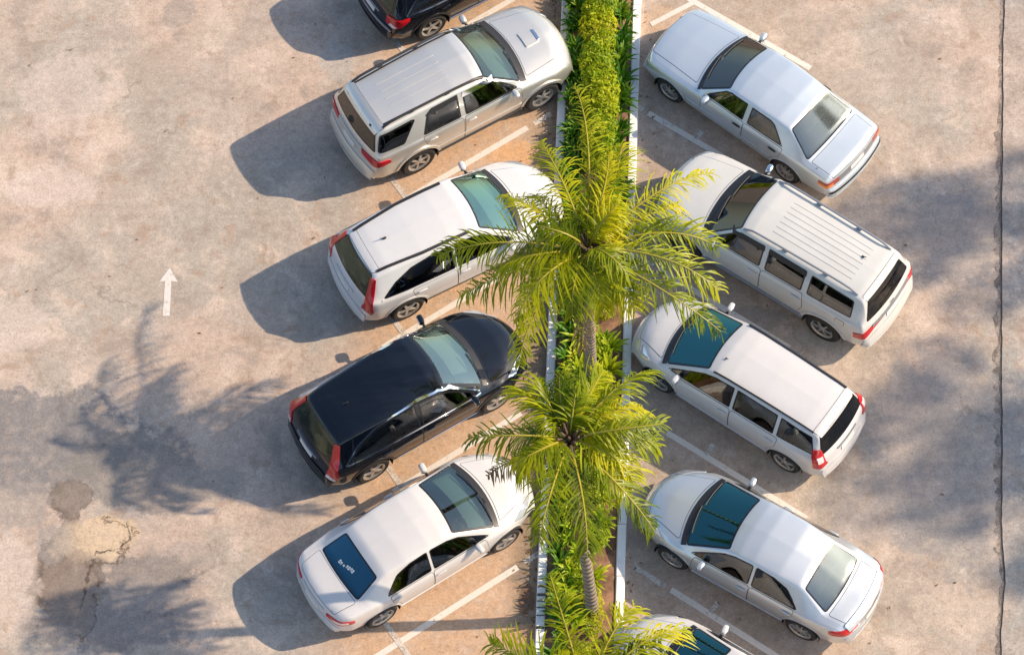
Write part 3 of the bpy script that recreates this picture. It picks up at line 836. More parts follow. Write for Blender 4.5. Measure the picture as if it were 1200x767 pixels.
def old_saloon():
    sp = dict(wb=2.80, hw=.87, rt=.315, rr=.205, rz=.312, arch=.355, lip=.022, lipoff=.006, seat=.54, seatx=-.1, cabin=(-1.6, .75), sig=.018,
        zt=[(-2.52, .42), (-2.515, .54), (-2.49, .60), (-2.43, .63), (-2.415, .78), (-2.395, .90), (-2.34, .955), (-1.86, .995), (-1.75, 1.02), (-1.26, 1.355), (-1.20, 1.385), (-.9, 1.425), (-.4, 1.445), (.05, 1.43), (.24, 1.385), (.91, .985), (1.02, .95), (1.6, .90), (2.0, .84), (2.12, .80), (2.17, .70), (2.19, .57), (2.235, .54), (2.245, .40)],
        W=[(-2.52, .76), (-2.46, .82), (-2.2, .84), (-1.4, .865), (1.4, .865), (1.8, .845), (2.1, .80), (2.245, .73)],
        zs=[(-2.4, .90), (-1.5, .94), (0, .93), (.9, .90), (1.5, .86), (2.1, .74)],
        Wr=[(-2.5, .68), (-2.35, .70), (-1.75, .70), (-1.26, .585), (-.5, .615), (.24, .61), (.9, .755), (1.6, .73), (2.1, .66), (2.25, .55)],
        cr=[(-2.5, .03), (-2.0, .03), (-1.6, .035), (-.9, .04), (0, .05), (.24, .04), (.9, .045), (2.0, .05), (2.25, .05)],
        zb=[(-2.52, .36), (-2.2, .26), (-1.4, .20), (1.4, .20), (2.0, .22), (2.245, .28)],
        bow=[(2.25, .17), (1.6, .15), (.9, .19), (.24, .15), (-.3, 0), (-.9, 0), (-1.25, -.02), (-1.8, -.03), (-2.52, -.11)],
        wst=(.27, .575), wsb=(.90, .75), rgt=(-1.235, .55, 1.36), rgb=(-1.80, .71, 1.01), cowl=.05)
    c = Car('classic_saloon', sp, (4.639, 4.673), 140.45, M['bluesilver'])
    glasshouse(c, 'g_side', 'g_rear', (.5, 0, -.86), .03)
    sides(c, [[(-.28, .975), (.60, .965), (.55, 1.02), (.24, 1.29), (.12, 1.335), (-.27, 1.35)], [(-1.22, .985), (-.38, .975), (-.37, 1.35), (-.80, 1.335), (-.90, 1.30)]], ['g_side', 'g_side'], .03, .028, M['trim'])
    doors(c, [[(-.32, .30), (.62, .30), (.66, .5), (.64, .935), (-.32, .945)], [(-1.05, .56), (-.95, .32), (-.34, .30), (-.34, .945), (-1.24, .955), (-1.20, .70)]], [(-.2, .82), (-1.05, .83)], M['trim'])
    bonnet(c, 1.00, 2.10, .66, .56)
    rect_top(c, 'boot_lid', -2.375, -1.86, .66, .68, None, True, .03)
    strip(c, 'side_moulding', [(-.98, .42), (.98, .42), (.98, .53), (-.98, .53)], M['bluesilver'], .012, .02)
    lights(c, 'tail_light', [(-2.42, .54, .69), (-2.40, .80, .69), (-2.24, .90, .69), (-2.24, .90, .82), (-2.38, .80, .82), (-2.40, .54, .82)], (.85, -.5, 0), M['redd'], .02, .012)
    lights(c, 'turn_lamp', [(-2.40, .70, .70), (-2.38, .80, .70), (-2.24, .90, .70), (-2.24, .90, .765), (-2.38, .80, .765), (-2.4, .70, .765)], (.85, -.5, 0), M['orange'], .01, .018)
    lights(c, 'headlight', [(2.18, .42, .60), (2.10, .74, .60), (2.0, .80, .62), (2.0, .80, .76), (2.06, .74, .77), (2.14, .42, .77)], (-.85, -.45, -.2), M['lamp'], .02, .012)
    rear_patch(c, 'rear_bumper', rear_sym([(-.79, .40), (-.79, .58), (0, .60)]), M['bluesilver'], .02, .03)
    rear_patch(c, 'bumper_strip', rear_sym([(-.79, .515), (-.79, .555), (0, .56)]), M['trim'], .026, .01)
    rear_patch(c, 'rear_panel', rear_sym([(-.52, .68), (-.52, .83), (0, .84)]), M['greymetal'], .012, .01)
    plate(c, .76)
    m = MB(); m.tube([(-1.98, .74, .95), (-2.02, .745, 1.05)], .006, 5); m.build('wing_antenna', M['trim'], c.root)
    car_common(c, 'ten', 'cloth_t', 'dash_d', None, None, (.52, .86, 1.0))
    c.finish()
    return c

def suv_ivory():
    sp = dict(wb=3.05, hw=.92, rt=.375, rr=.232, rz=.372, arch=.435, lip=.06, lipoff=.02, seat=.72, seatx=.05, row3=True, cabin=(-2.2, 1.15),
        zt=[(-2.53, .48), (-2.525, .62), (-2.50, .74), (-2.455, .82), (-2.42, .98), (-2.385, 1.14), (-2.33, 1.22), (-2.16, 1.66), (-2.10, 1.72), (-1.95, 1.75), (-1.2, 1.775), (-.2, 1.78), (.35, 1.765), (.55, 1.72), (1.21, 1.19), (1.34, 1.15), (2.0, 1.075), (2.25, 1.02), (2.38, .92), (2.44, .75), (2.46, .5)],
        W=[(-2.53, .76), (-2.46, .84), (-2.2, .89), (-1.4, .91), (1.5, .91), (2.0, .90), (2.3, .82), (2.46, .72)],
        zs=[(-2.3, 1.17), (0, 1.13), (1.1, 1.10), (1.7, 1.03), (2.3, .9)],
        Wr=[(-2.53, .62), (-2.36, .73), (-2.16, .62), (-1.9, .63), (.5, .66), (1.2, .78), (2.0, .77), (2.3, .68), (2.46, .55)],
        cr=[(-2.5, .05), (-2.3, .03), (-1.95, .06), (0, .06), (.5, .05), (1.2, .05), (2.1, .07), (2.46, .08)],
        zb=[(-2.53, .44), (-2.2, .33), (-1.5, .29), (1.5, .29), (2.3, .32), (2.46, .4)],
        bow=[(2.46, .20), (2.0, .16), (1.2, .13), (.5, .08), (-.2, 0), (-1.7, 0), (-2.1, -.05), (-2.53, -.12)],
        wst=(.57, .605), wsb=(1.19, .78), rgt=(-2.135, .52, 1.64), rgb=(-2.34, .70, 1.19), cowl=.14)
    c = Car('ivory_suv', sp, (4.978, 1.385), 145.0, M['ivory'])
    glasshouse(c, 'g_dark', 'g_dark', (.9, 0, -.43), .02)
    sides(c, [[(-.05, 1.165), (1.00, 1.145), (.94, 1.22), (.62, 1.55), (.48, 1.63), (-.03, 1.655)], [(-.95, 1.185), (-.15, 1.17), (-.13, 1.655), (-.93, 1.645)]], ['g_side', 'g_side'], .05, .035, M['trim'])
    sides(c, [[(-2.0, 1.23), (-1.06, 1.195), (-1.04, 1.645), (-1.95, 1.61)]], ['g_side'], .05, .03, M['trim'])
    strip(c, 'wind_deflector', [(-.05, 1.55), (.72, 1.53), (.48, 1.65), (-.03, 1.675)], M['trim'], .014, .02)
    strip(c, 'wind_deflector', [(-.95, 1.55), (-.13, 1.555), (-.13, 1.675), (-.93, 1.665)], M['trim'], .014, .02)
    doors(c, [[(-.10, .46), (1.05, .46), (1.10, .75), (1.06, 1.115), (-.10, 1.135)], [(-1.05, .78), (-.95, .46), (-.12, .46), (-.12, 1.135), (-1.00, 1.155), (-1.02, 1.0)]], [(.05, 1.0), (-.9, 1.02)])
    bonnet(c, 1.38, 2.28, .72, .60)
    strip(c, 'side_step', [(-1.10, .33), (1.12, .33), (1.12, .44), (-1.10, .44)], M['greymetal'], .05, .02)
    p = c.seam_panel('fuel_flap', [(-1.92, 1.2, .95), (-1.74, 1.2, .95), (-1.74, 1.2, 1.08), (-1.92, 1.2, 1.08)], (0, -1, 0), .02, .008)
    lights(c, 'tail_light', [(-2.50, .30, .98), (-2.44, .60, .92), (-2.34, .80, .80), (-2.2, .92, .78), (-2.18, .92, .93), (-2.34, .80, .99), (-2.46, .50, 1.04), (-2.5, .30, 1.02)], (.78, -.6, 0), M['red'], .02, .016)
    rear_patch(c, 'tailgate_trim', rear_sym([(-.62, .985), (-.60, 1.035), (0, 1.06)][::1]), M['greymetal'], .024, .015)
    rear_patch(c, 'rear_bumper', rear_sym([(-.82, .50), (-.83, .74), (-.5, .80), (0, .81)]), None, .024, .03)
    rear_patch(c, 'tailgate_emblem', [(-.05, 1.09), (.05, 1.09), (.05, 1.13), (-.05, 1.13)], M['chrome'], .02, .015, .02)
    lights(c, 'headlight', [(2.40, .46, .86), (2.16, .84, .88), (2.08, .86, 1.0), (2.30, .50, 1.0)], (-.7, -.5, -.5), M['lamp'], .03, .012)
    plate(c, .90)
    rails(c, -1.95, .48, .565, .60, M['greymetal'], .07, .022, 3)
    ribs(c, -1.70, .0, (-.36, -.24, -.12, 0, .12, .24, .36), .028, .006)
    rect_top(c, 'tailgate', -2.16, -2.05, .55, .55, None, True, .03, .006)
    shark(c, -1.62, -.12, .6)
    car_common(c, 'six', 'cloth_t', 'dash_d', None, M['chrome'], (.90, .93, 1.19))
    c.finish()
    return c

def people_carrier():
    sp = dict(wb=2.75, hw=.85, rt=.318, rr=.215, rz=.315, arch=.365, lip=.028, lipoff=.006, seat=.58, seatx=.15, row3=True, cabin=(-1.95, 1.25),
        zt=[(-2.22, .42), (-2.215, .58), (-2.20, .68), (-2.16, .76), (-2.14, .92), (-2.10, 1.03), (-2.04, 1.10), (-1.86, 1.49), (-1.79, 1.535), (-1.5, 1.565), (-.6, 1.595), (.1, 1.59), (.38, 1.56), (.54, 1.50), (1.46, .985), (1.56, .945), (1.9, .87), (2.08, .79), (2.2, .68), (2.27, .54), (2.30, .40)],
        W=[(-2.22, .68), (-2.15, .76), (-2.0, .81), (-1.3, .845), (1.3, .845), (1.7, .82), (2.0, .75), (2.30, .60)],
        zs=[(-2.1, 1.06), (-1.5, 1.02), (0, .97), (1.2, .92), (1.7, .84), (2.2, .64)],
        Wr=[(-2.22, .54), (-2.08, .67), (-1.86, .55), (-1.6, .575), (.5, .605), (1.46, .71), (1.8, .67), (2.05, .58), (2.30, .42)],
        cr=[(-2.22, .05), (-2.0, .03), (-1.7, .05), (0, .06), (.5, .05), (1.46, .05), (2.0, .08), (2.30, .09)],
        zb=[(-2.22, .36), (-1.9, .24), (-1.3, .19), (1.4, .19), (2.1, .21), (2.30, .28)],
        bow=[(2.30, .36), (1.8, .26), (1.4, .18), (.5, .10), (-.2, 0), (-1.2, 0), (-1.7, -.05), (-2.22, -.15)],
        wst=(.56, .55), wsb=(1.44, .70), rgt=(-1.845, .53, 1.47), rgb=(-2.055, .66, 1.07), cowl=.09)
    c = Car('people_carrier', sp, (4.278, -1.404), 144.41, M['cream'])
    glasshouse(c, 'g_teal', 'g_dark', (.86, 0, -.5), .02)
    sides(c, [[(-.10, .995), (1.25, .94), (1.17, .99), (.55, 1.37), (.32, 1.455), (-.08, 1.485)], [(-1.03, 1.03), (-.16, 1.0), (-.14, 1.485), (-1.0, 1.475)], [(-1.86, 1.09), (-1.10, 1.04), (-1.07, 1.47), (-1.72, 1.43)]], ['g_side', 'g_side', 'g_side'], .03, .03, M['frit'])
    doors(c, [[(-.13, .30), (1.0, .30), (1.06, .55), (1.04, .91), (-.13, .965)], [(-1.02, .55), (-.92, .32), (-.15, .30), (-.15, .965), (-1.15, 1.0), (-1.12, .72)]], [(0, .83), (-1.0, .87)])
    strip(c, 'side_sill', [(-.98, .20), (1.0, .20), (1.0, .275), (-.98, .275)], c.mat, .03, .02)
    bonnet(c, 1.57, 2.14, .63, .43)
    for sg in (1, -1):
        c.patch('roof_rail', [(-1.70, sg * .55, 2), (.40, sg * .585, 2), (.40, sg * .56, 2), (-1.70, sg * .525, 2)], (0, 0, -1), .03, M['trim'], .006, .03, .01)
    lights(c, 'tail_light', [(-2.16, .62, .82), (-2.10, .75, .76), (-1.98, .84, .78), (-1.92, .82, 1.05), (-1.88, .74, 1.20), (-1.98, .64, 1.20), (-2.12, .66, .92)], (.75, -.6, -.1), M['red'], .02, .018)
    lights(c, 'reversing_lamp', [(-2.08, .68, .93), (-2.02, .77, .93), (-1.97, .76, 1.06), (-2.04, .68, 1.07)], (.75, -.6, -.1), M['redw'], .01, .024)
    lights(c, 'headlight', [(2.10, .42, .60), (1.80, .74, .68), (1.64, .78, .80), (1.95, .52, .75)], (-.7, -.5, -.5), M['lamp'], .03, .012)
    rear_patch(c, 'rear_bumper', rear_sym([(-.68, .38), (-.72, .64), (-.4, .715), (0, .72)]), None, .016, .03)
    rear_patch(c, 'tailgate_trim', rear_sym([(-.30, .93), (-.30, .965), (0, .97)]), M['greymetal'], .02, .015)
    rect_top(c, 'roof_spoiler', -1.875, -1.70, .52, .53, None, True, .03, .008)
    plate(c, .82)
    shark(c, .36, .25, .4)
    car_common(c, 'five', 'cloth_d', 'dash_d', None, M['white'], (.98, .85, 1.02))
    c.finish()
    return c

# ------------------------------------------------------------------ ground
class NT:
    def __init__(s, nt): s.nt = nt; s.N = nt.nodes; s.L = nt.links
    def val(s, sock, v):
        if hasattr(v, 'is_output') or isinstance(v, bpy.types.NodeSocket): s.L.new(v, sock)
        else: sock.default_value = v
    def math(s, op, a, b=0.0, c=0.0, clamp=False):
        n = s.N.new('ShaderNodeMath'); n.operation = op; n.use_clamp = clamp
        for i, v in enumerate((a, b, c)): s.val(n.inputs[i], v)
        return n.outputs[0]
    def mix(s, f, a, b, mode='MIX'):
        n = s.N.new('ShaderNodeMix'); n.data_type = 'RGBA'; n.blend_type = mode
        s.val(n.inputs[0], f)
        for i, v in ((6, a), (7, b)):
            if isinstance(v, tuple) and len(v) == 3: v = v + (1,)
            s.val(n.inputs[i], v)
        return n.outputs[2]
    def noise(s, vec, scale, det=6, rough=.55, dist=0.0):
        n = s.N.new('ShaderNodeTexNoise'); s.L.new(vec, n.inputs['Vector'])
        n.inputs['Scale'].default_value = scale; n.inputs['Detail'].default_value = det
        n.inputs['Roughness'].default_value = rough; n.inputs['Distortion'].default_value = dist
        return n.outputs['Fac']
    def ramp(s, v, a, b, lo=0.0, hi=1.0, smooth=True):
        n = s.N.new('ShaderNodeMapRange'); n.interpolation_type = 'SMOOTHSTEP' if smooth else 'LINEAR'
        s.val(n.inputs[0], v); n.inputs[1].default_value = a; n.inputs[2].default_value = b
        n.inputs[3].default_value = lo; n.inputs[4].default_value = hi
        return n.outputs[0]

def ground_material(name, tint=(1, 1, 1), spots=True):
    m, nt, b, out = new_mat(name)
    T = NT(nt)
    tc = T.N.new('ShaderNodeTexCoord'); P = tc.outputs['Object']
    sx = T.N.new('ShaderNodeSeparateXYZ'); T.L.new(P, sx.inputs[0]); X, Y = sx.outputs[0], sx.outputs[1]
    big = T.noise(P, .30, 5, .55, .4); mid = T.noise(P, 1.1, 7, .62, .3); warp = T.noise(P, .9, 6, .6)
    fine = T.noise(P, 26, 4, .7); grit = T.noise(P, 75, 3, .8); blot = T.noise(P, 4.2, 6, .65)
    t = tint
    warp2 = T.noise(P, 2.6, 9, .66); m2 = T.noise(P, 2.3, 8, .68, .6)
    c = T.mix(T.ramp(big, .38, .62), (.47 * t[0], .365 * t[1], .29 * t[2]), (.38 * t[0], .335 * t[1], .28 * t[2]))
    c = T.mix(T.ramp(mid, .50, .66, 0, .75), c, (.56, .455, .37))
    c = T.mix(T.ramp(mid, .34, .49, .85, 0), c, (.32, .265, .22))
    c = T.mix(T.ramp(m2, .54, .66, 0, .7), c, (.36, .265, .195))
    c = T.mix(T.ramp(m2, .32, .44, .5, 0), c, (.54, .47, .415))
    def radius(cx, cy, rx, ry, amp, n):
        dx = T.math('DIVIDE', T.math('SUBTRACT', X, cx), rx); dy = T.math('DIVIDE', T.math('SUBTRACT', Y, cy), ry)
        r = T.math('SQRT', T.math('ADD', T.math('MULTIPLY', dx, dx), T.math('MULTIPLY', dy, dy)))
        return T.math('ADD', r, T.math('MULTIPLY_ADD', n, amp * 2, -amp))
    def spot(cx, cy, rx, ry, amp=.9, a=.80, bb=1.05):
        return T.ramp(radius(cx, cy, rx, ry, amp, warp2), a, bb, 1.0, 0.0)
    if spots:
        # orange dust swept into the bays, dirt along the kerbs
        kx = T.math('MULTIPLY_ADD', Y, -.043, X)             # distance across the planted strip
        bay = T.math('MULTIPLY', T.ramp(kx, -3.4, -2.2), T.ramp(kx, .3, .75, 1, 0))
        bay2 = T.math('MULTIPLY', T.ramp(kx, 2.2, 2.5), T.ramp(kx, 4.6, 6.0, 1, 0))
        c = T.mix(T.math('MULTIPLY', bay, T.ramp(blot, .25, .6, .25, .85)), c, (.50, .325, .20))
        c = T.mix(T.math('MULTIPLY', bay2, T.ramp(blot, .3, .7, .1, .6)), c, (.36, .27, .20))
        dirt = T.math('MULTIPLY', T.ramp(T.math('MULTIPLY_ADD', warp, .5, kx), .25, .75), T.ramp(kx, .66, .72, 1, 0))
        c = T.mix(T.math('MULTIPLY', dirt, T.ramp(blot, .25, .6, .55, .95)), c, (.24, .185, .13))
        for cx, cy, rx, ry, col, am in (
                (.05, 3.7, .55, .30, (.58, .34, .17), .85), (.15, -6.1, .45, .25, (.55, .31, .16), .7), (.25, -5.4, .16, .40, (.15, .09, .06), .9), (.1, -4.9, .3, .2, (.2, .16, .13), .6),
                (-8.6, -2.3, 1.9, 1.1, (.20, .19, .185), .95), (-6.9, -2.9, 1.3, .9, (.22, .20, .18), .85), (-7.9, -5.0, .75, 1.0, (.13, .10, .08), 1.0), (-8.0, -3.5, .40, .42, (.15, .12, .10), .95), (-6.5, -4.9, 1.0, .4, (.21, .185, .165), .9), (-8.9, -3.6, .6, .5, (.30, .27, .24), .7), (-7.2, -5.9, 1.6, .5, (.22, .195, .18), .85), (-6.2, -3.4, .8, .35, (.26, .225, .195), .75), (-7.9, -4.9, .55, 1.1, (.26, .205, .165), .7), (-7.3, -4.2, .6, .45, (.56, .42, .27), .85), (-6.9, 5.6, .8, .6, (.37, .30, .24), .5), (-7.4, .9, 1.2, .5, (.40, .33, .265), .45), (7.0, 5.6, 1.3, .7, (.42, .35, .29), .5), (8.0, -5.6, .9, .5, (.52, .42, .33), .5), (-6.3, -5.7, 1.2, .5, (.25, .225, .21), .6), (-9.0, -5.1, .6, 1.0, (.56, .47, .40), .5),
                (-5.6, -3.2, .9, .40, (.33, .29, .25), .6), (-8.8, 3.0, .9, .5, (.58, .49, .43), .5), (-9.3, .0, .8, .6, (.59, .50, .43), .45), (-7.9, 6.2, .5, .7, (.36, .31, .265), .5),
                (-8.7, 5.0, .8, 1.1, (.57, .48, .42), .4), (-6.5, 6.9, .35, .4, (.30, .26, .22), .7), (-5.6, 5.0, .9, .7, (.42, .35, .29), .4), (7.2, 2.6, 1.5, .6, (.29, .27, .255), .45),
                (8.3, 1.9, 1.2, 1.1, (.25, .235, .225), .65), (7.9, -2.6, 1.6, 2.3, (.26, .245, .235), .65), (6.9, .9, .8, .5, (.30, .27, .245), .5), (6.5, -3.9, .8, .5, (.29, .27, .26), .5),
                (-3.4, 5.8, .35, .5, (.38, .38, .36), .5), (3.0, 6.6, .5, .5, (.54, .37, .24), .5), (4.6, .2, .6, .25, (.2, .18, .165), .5), (4.0, -3.1, .5, .25, (.2, .18, .165), .5), (-1.4, .0, .5, .22, (.22, .17, .13), .5), (-1.3, -3.0, .4, .2, (.24, .18, .13), .45)):
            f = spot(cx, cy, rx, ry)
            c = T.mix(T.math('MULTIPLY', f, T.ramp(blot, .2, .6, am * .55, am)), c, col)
        for cx, cy, rx, ry, inner, am, ec in ((-8.25, -4.35, .40, .45, (.28, .26, .24), .6, .5), (-7.56, -4.30, .72, .46, (.54, .43, .31), .45, .95),
                                          (-7.78, -5.35, .42, .72, (.24, .195, .16), .7, .95), (-7.95, -3.45, .36, .36, (.27, .225, .185), .6, .7), (-6.6, -5.3, .9, .40, (.30, .265, .235), .6, .45), (-5.9, -4.6, .75, .28, (.30, .26, .23), .5, .4)):
            r = radius(cx, cy, rx, ry, 1.15, warp2)
            c = T.mix(T.math('MULTIPLY', T.ramp(r, .70, 1.02, am, 0), T.ramp(m2, .25, .6, .6, 1.0)), c, inner)
            band = T.math('MULTIPLY', T.ramp(r, .90, .99), T.ramp(r, 1.0, 1.09, 1, 0))
            band = T.math('MULTIPLY', band, T.ramp(X, cx - rx * .2, cx + rx * .5, .15, 1))
            c = T.mix(T.math('MULTIPLY', band, T.ramp(m2, .36, .58, 0, ec)), c, (.12, .088, .065))
        # speckle of dark stones where the surface has worn
        sp_ = T.math('MULTIPLY', T.ramp(T.noise(P, 17, 4, .75), .56, .66), T.ramp(warp2, .48, .62, 0, .8))
        c = T.mix(sp_, c, (.20, .165, .14))
        # cracks
        vo = T.N.new('ShaderNodeTexVoronoi'); vo.feature = 'DISTANCE_TO_EDGE'; vo.inputs['Scale'].default_value = .55
        ad = T.N.new('ShaderNodeVectorMath'); ad.operation = 'MULTIPLY_ADD'
        nz = T.N.new('ShaderNodeTexNoise'); nz.inputs['Scale'].default_value = 1.7; nz.inputs['Detail'].default_value = 6; T.L.new(P, nz.inputs['Vector'])
        T.L.new(nz.outputs['Color'], ad.inputs[0]); ad.inputs[1].default_value = (1.1, 1.1, 0); T.L.new(P, ad.inputs[2])
        T.L.new(ad.outputs[0], vo.inputs['Vector'])
        cr = T.math('MULTIPLY', T.ramp(vo.outputs['Distance'], .004, .012, 1, 0), T.ramp(big, .56, .66, 0, .30))
        c = T.mix(cr, c, (.10, .08, .065))
    # aggregate
    g = T.math('MULTIPLY_ADD', fine, .85, T.math('MULTIPLY_ADD', grit, .75, T.math('MULTIPLY_ADD', T.noise(P, 8, 7, .78), 1.0, -.30)))
    gm = T.N.new('ShaderNodeCombineXYZ')
    for i in range(3): T.L.new(g, gm.inputs[i])
    c = T.mix(1.0, c, gm.outputs[0], 'MULTIPLY')
    dots = T.N.new('ShaderNodeTexVoronoi'); dots.inputs['Scale'].default_value = 9; T.L.new(P, dots.inputs['Vector'])
    c = T.mix(T.math('MULTIPLY', T.ramp(dots.outputs['Distance'], .05, .12, .8, 0), T.ramp(blot, .5, .62)), c, (.13, .10, .08))
    T.L.new(c, b.inputs['Base Color'])
    b.inputs['Roughness'].default_value = .92; b.inputs['Specular IOR Level'].default_value = .25
    bp = T.N.new('ShaderNodeBump'); bp.inputs['Strength'].default_value = .55; bp.inputs['Distance'].default_value = .022
    h = T.math('MULTIPLY_ADD', mid, .9, T.math('MULTIPLY_ADD', fine, .45, T.math('MULTIPLY', grit, .35)))
    T.L.new(h, bp.inputs['Height']); T.L.new(bp.outputs[0], b.inputs['Normal'])
    return m

def sheet(name, pts, z, mat, thick=0.0):
    n = len(pts); v = [(x, y, z) for x, y in pts]; f = [tuple(range(n))]
    if area2(pts) < 0: f = [tuple(range(n))[::-1]]
    if thick:
        v += [(x, y, z - thick) for x, y in pts]
        f += [(i, i + n, (i + 1) % n + n, (i + 1) % n) if area2(pts) > 0 else (i, (i + 1) % n, (i + 1) % n + n, i + n) for i in range(n)]
    return mesh_obj(name, v, f, mat, None, False)

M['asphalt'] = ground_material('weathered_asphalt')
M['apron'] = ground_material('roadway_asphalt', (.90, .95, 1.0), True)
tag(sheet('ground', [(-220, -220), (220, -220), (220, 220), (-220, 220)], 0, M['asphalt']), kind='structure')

# slightly higher roadway slab on the right with a ragged edge
rng = random.Random(3)
edge = []
y = -14.0; off = 0
while y < 14:
    off = off * .9 + rng.uniform(-.009, .009)
    if -5.9 < y < -5.0: off += .012
    edge.append((9.12 + .0775 * y + off - (.10 if y < -5.3 else 0) * 0, y)); y += .11
slab = edge + [(60, 14.0), (60, -14.0)]
tag(sheet('roadway', slab, .02, M['apron'], .05), kind='structure')
# open joint along that edge
def ribbon(name, line, w, z, mat, jit=.35, seed=1, taper=False):
    rg = random.Random(seed); v = []; n = len(line)
    for i, (x, y) in enumerate(line):
        a = Vector(line[max(0, i - 1)]); b = Vector(line[min(n - 1, i + 1)]); t = (b - a).normalized(); nn = Vector((-t.y, t.x))
        wi = (w(y) if callable(w) else w) * (1 + rg.uniform(-jit, jit))
        if taper: wi *= max(.08, max(0.0, math.sin(math.pi * i / (n - 1))) ** .6)
        v += [(x + nn.x * wi / 2, y + nn.y * wi / 2, z), (x - nn.x * wi / 2, y - nn.y * wi / 2, z)]
    f = [(2 * i + 1, 2 * i + 3, 2 * i + 2, 2 * i) for i in range(n - 1)]
    return mesh_obj(name, v, f, mat, None, False)
M['joint'] = plain('open_joint', (.13, .11, .095), .95, var=.7, scale=4)
M['crackdirt'] = None
tag(ribbon('pavement_joint', [(x - .020, y) for x, y in edge], lambda y: .034 if -4.6 < y < 4.2 else .014, .0045, M['joint'], .9, 4), kind='structure')

def worn_paint(name, col, lo, hi, scale=7):
    m, nt, b, out = new_mat(name); T = NT(nt)
    tc = T.N.new('ShaderNodeTexCoord'); P = tc.outputs['Object']
    f = T.math('ADD', T.math('MULTIPLY', T.noise(P, scale, 8, .7), .65), T.math('MULTIPLY', T.noise(P, 40, 3, .7), .35))
    a = T.ramp(f, lo, hi)
    tr = T.N.new('ShaderNodeBsdfTransparent'); mx = T.N.new('ShaderNodeMixShader')
    T.L.new(a, mx.inputs[0]); T.L.new(tr.outputs[0], mx.inputs[1]); T.L.new(b.outputs[0], mx.inputs[2]); T.L.new(mx.outputs[0], out.inputs['Surface'])
    c = T.mix(T.noise(P, 18, 4, .7), tuple(x * .75 for x in col), col)
    T.L.new(c, b.inputs['Base Color']); b.inputs['Roughness'].default_value = .8
    return m
M['crackdirt'] = worn_paint('broken_edge_dirt', (.13, .10, .08), .38, .60, 5)
tag(ribbon('joint_dirt', [(x - .03, y) for x, y in edge], lambda y: .20 if -4.6 < y < 4.2 else .11, .003, worn_paint('joint_dirt', (.17, .14, .115), .40, .66, 4), .6, 9), kind='structure')
def wiggle(pts, step=.05, amp=.03, seed=0):
    rg = random.Random(seed); out = []
    for i in range(len(pts) - 1):
        a = Vector(pts[i]); b = Vector(pts[i + 1]); k = max(1, int((b - a).length / step))
        for j in range(k):
            p = a.lerp(b, j / k); out.append((p.x + rg.uniform(-amp, amp), p.y + rg.uniform(-amp, amp)))
    out.append(pts[-1]); return out
for k, (line, w) in enumerate((
        ([(-6.95, -3.9), (-6.85, -4.25), (-7.10, -4.45)], .035), ([(-7.1, -4.45), (-7.45, -4.5), (-7.58, -5.0), (-7.66, -5.6)], .055))):
    tag(ribbon('asphalt_crack', wiggle(line, .05, .022, k), w, .004 + .001 * k, M['crackdirt'], .7, k, True), kind='structure')

# ------------------------------------------------------------------ painted markings
M['line'] = worn_paint('worn_white_paint', (.74, .68, .60), .29, .46)
M['faint2'] = worn_paint('pale_arrow_paint', (.74, .68, .62), .24, .50)
M['faint'] = worn_paint('faded_white_paint', (.66, .60, .53), .34, .56)
def bar(name, a, b, w, mat, z=.004):
    a = Vector(a); b = Vector(b); t = (b - a).normalized(); n = Vector((-t.y, t.x)) * w / 2
    return tag(sheet(name, [tuple(a + n), tuple(a - n), tuple(b - n), tuple(b + n)], z, mat), kind='structure')
def bay_line(p, ang, s0, s1, mat=None, w=.115):
    d = Vector((math.cos(R(ang)), math.sin(R(ang)))); p = Vector(p)
    bar('parking_line', p + d * s0, p + d * s1, w, mat or M['line'])
LA = 34.3
for yy, s0, s1 in ((7.2, -2.6, .1), (4.09, -2.4, .36), (1.22, -2.9, .3), (-1.86, -2.6, .20), (-4.85, -3.6, .12)):
    bay_line((0, yy), LA, s0, s1)
    bay_line((0, yy), LA, s1 + .15, s1 + .55, M['faint'], .10)
    d = Vector((math.cos(R(LA)), math.sin(R(LA)))); q = Vector((0, yy)) + d * -2.42
    n = Vector((-d.y, d.x)); bar('parking_line', q + n * .55, q - n * .5, .10, M['faint'], .0085)
for yy, s0, s1 in ((7.55, .55, 3.4), (4.36, -.45, 2.6), (1.05, -.3, 2.6), (-2.26, -.2, 2.8), (-5.33, -.2, 2.9)):
    d = Vector((math.cos(R(-34.5)), math.sin(R(-34.5))))
    bar('parking_line', Vector((3, yy)) + d * s0, Vector((3, yy)) + d * s1, .115, M['line'])
    bar('parking_line', Vector((3, yy)) + d * -1.0, Vector((3, yy)) + d * (s0 - .12), .10, M['faint'])
    n = Vector((-d.y, d.x)); q = Vector((3, yy)) + d * .62
    if yy < 7: bar('parking_line', q + n * .28, q + n * .03, .09, M['faint'], .0085)
bar('parking_line', (2.72, 6.62), (3.55, 7.12), .10, M['line'], .0085)
# arrow
ar = [(-6.46, .24), (-6.33, .24), (-6.335, .97), (-6.215, .95), (-6.38, 1.25), (-6.565, .95), (-6.455, .97)]
tag(sheet('painted_arrow', [(x - .05, y) for x, y in ar], .004, M['faint2']), kind='structure')

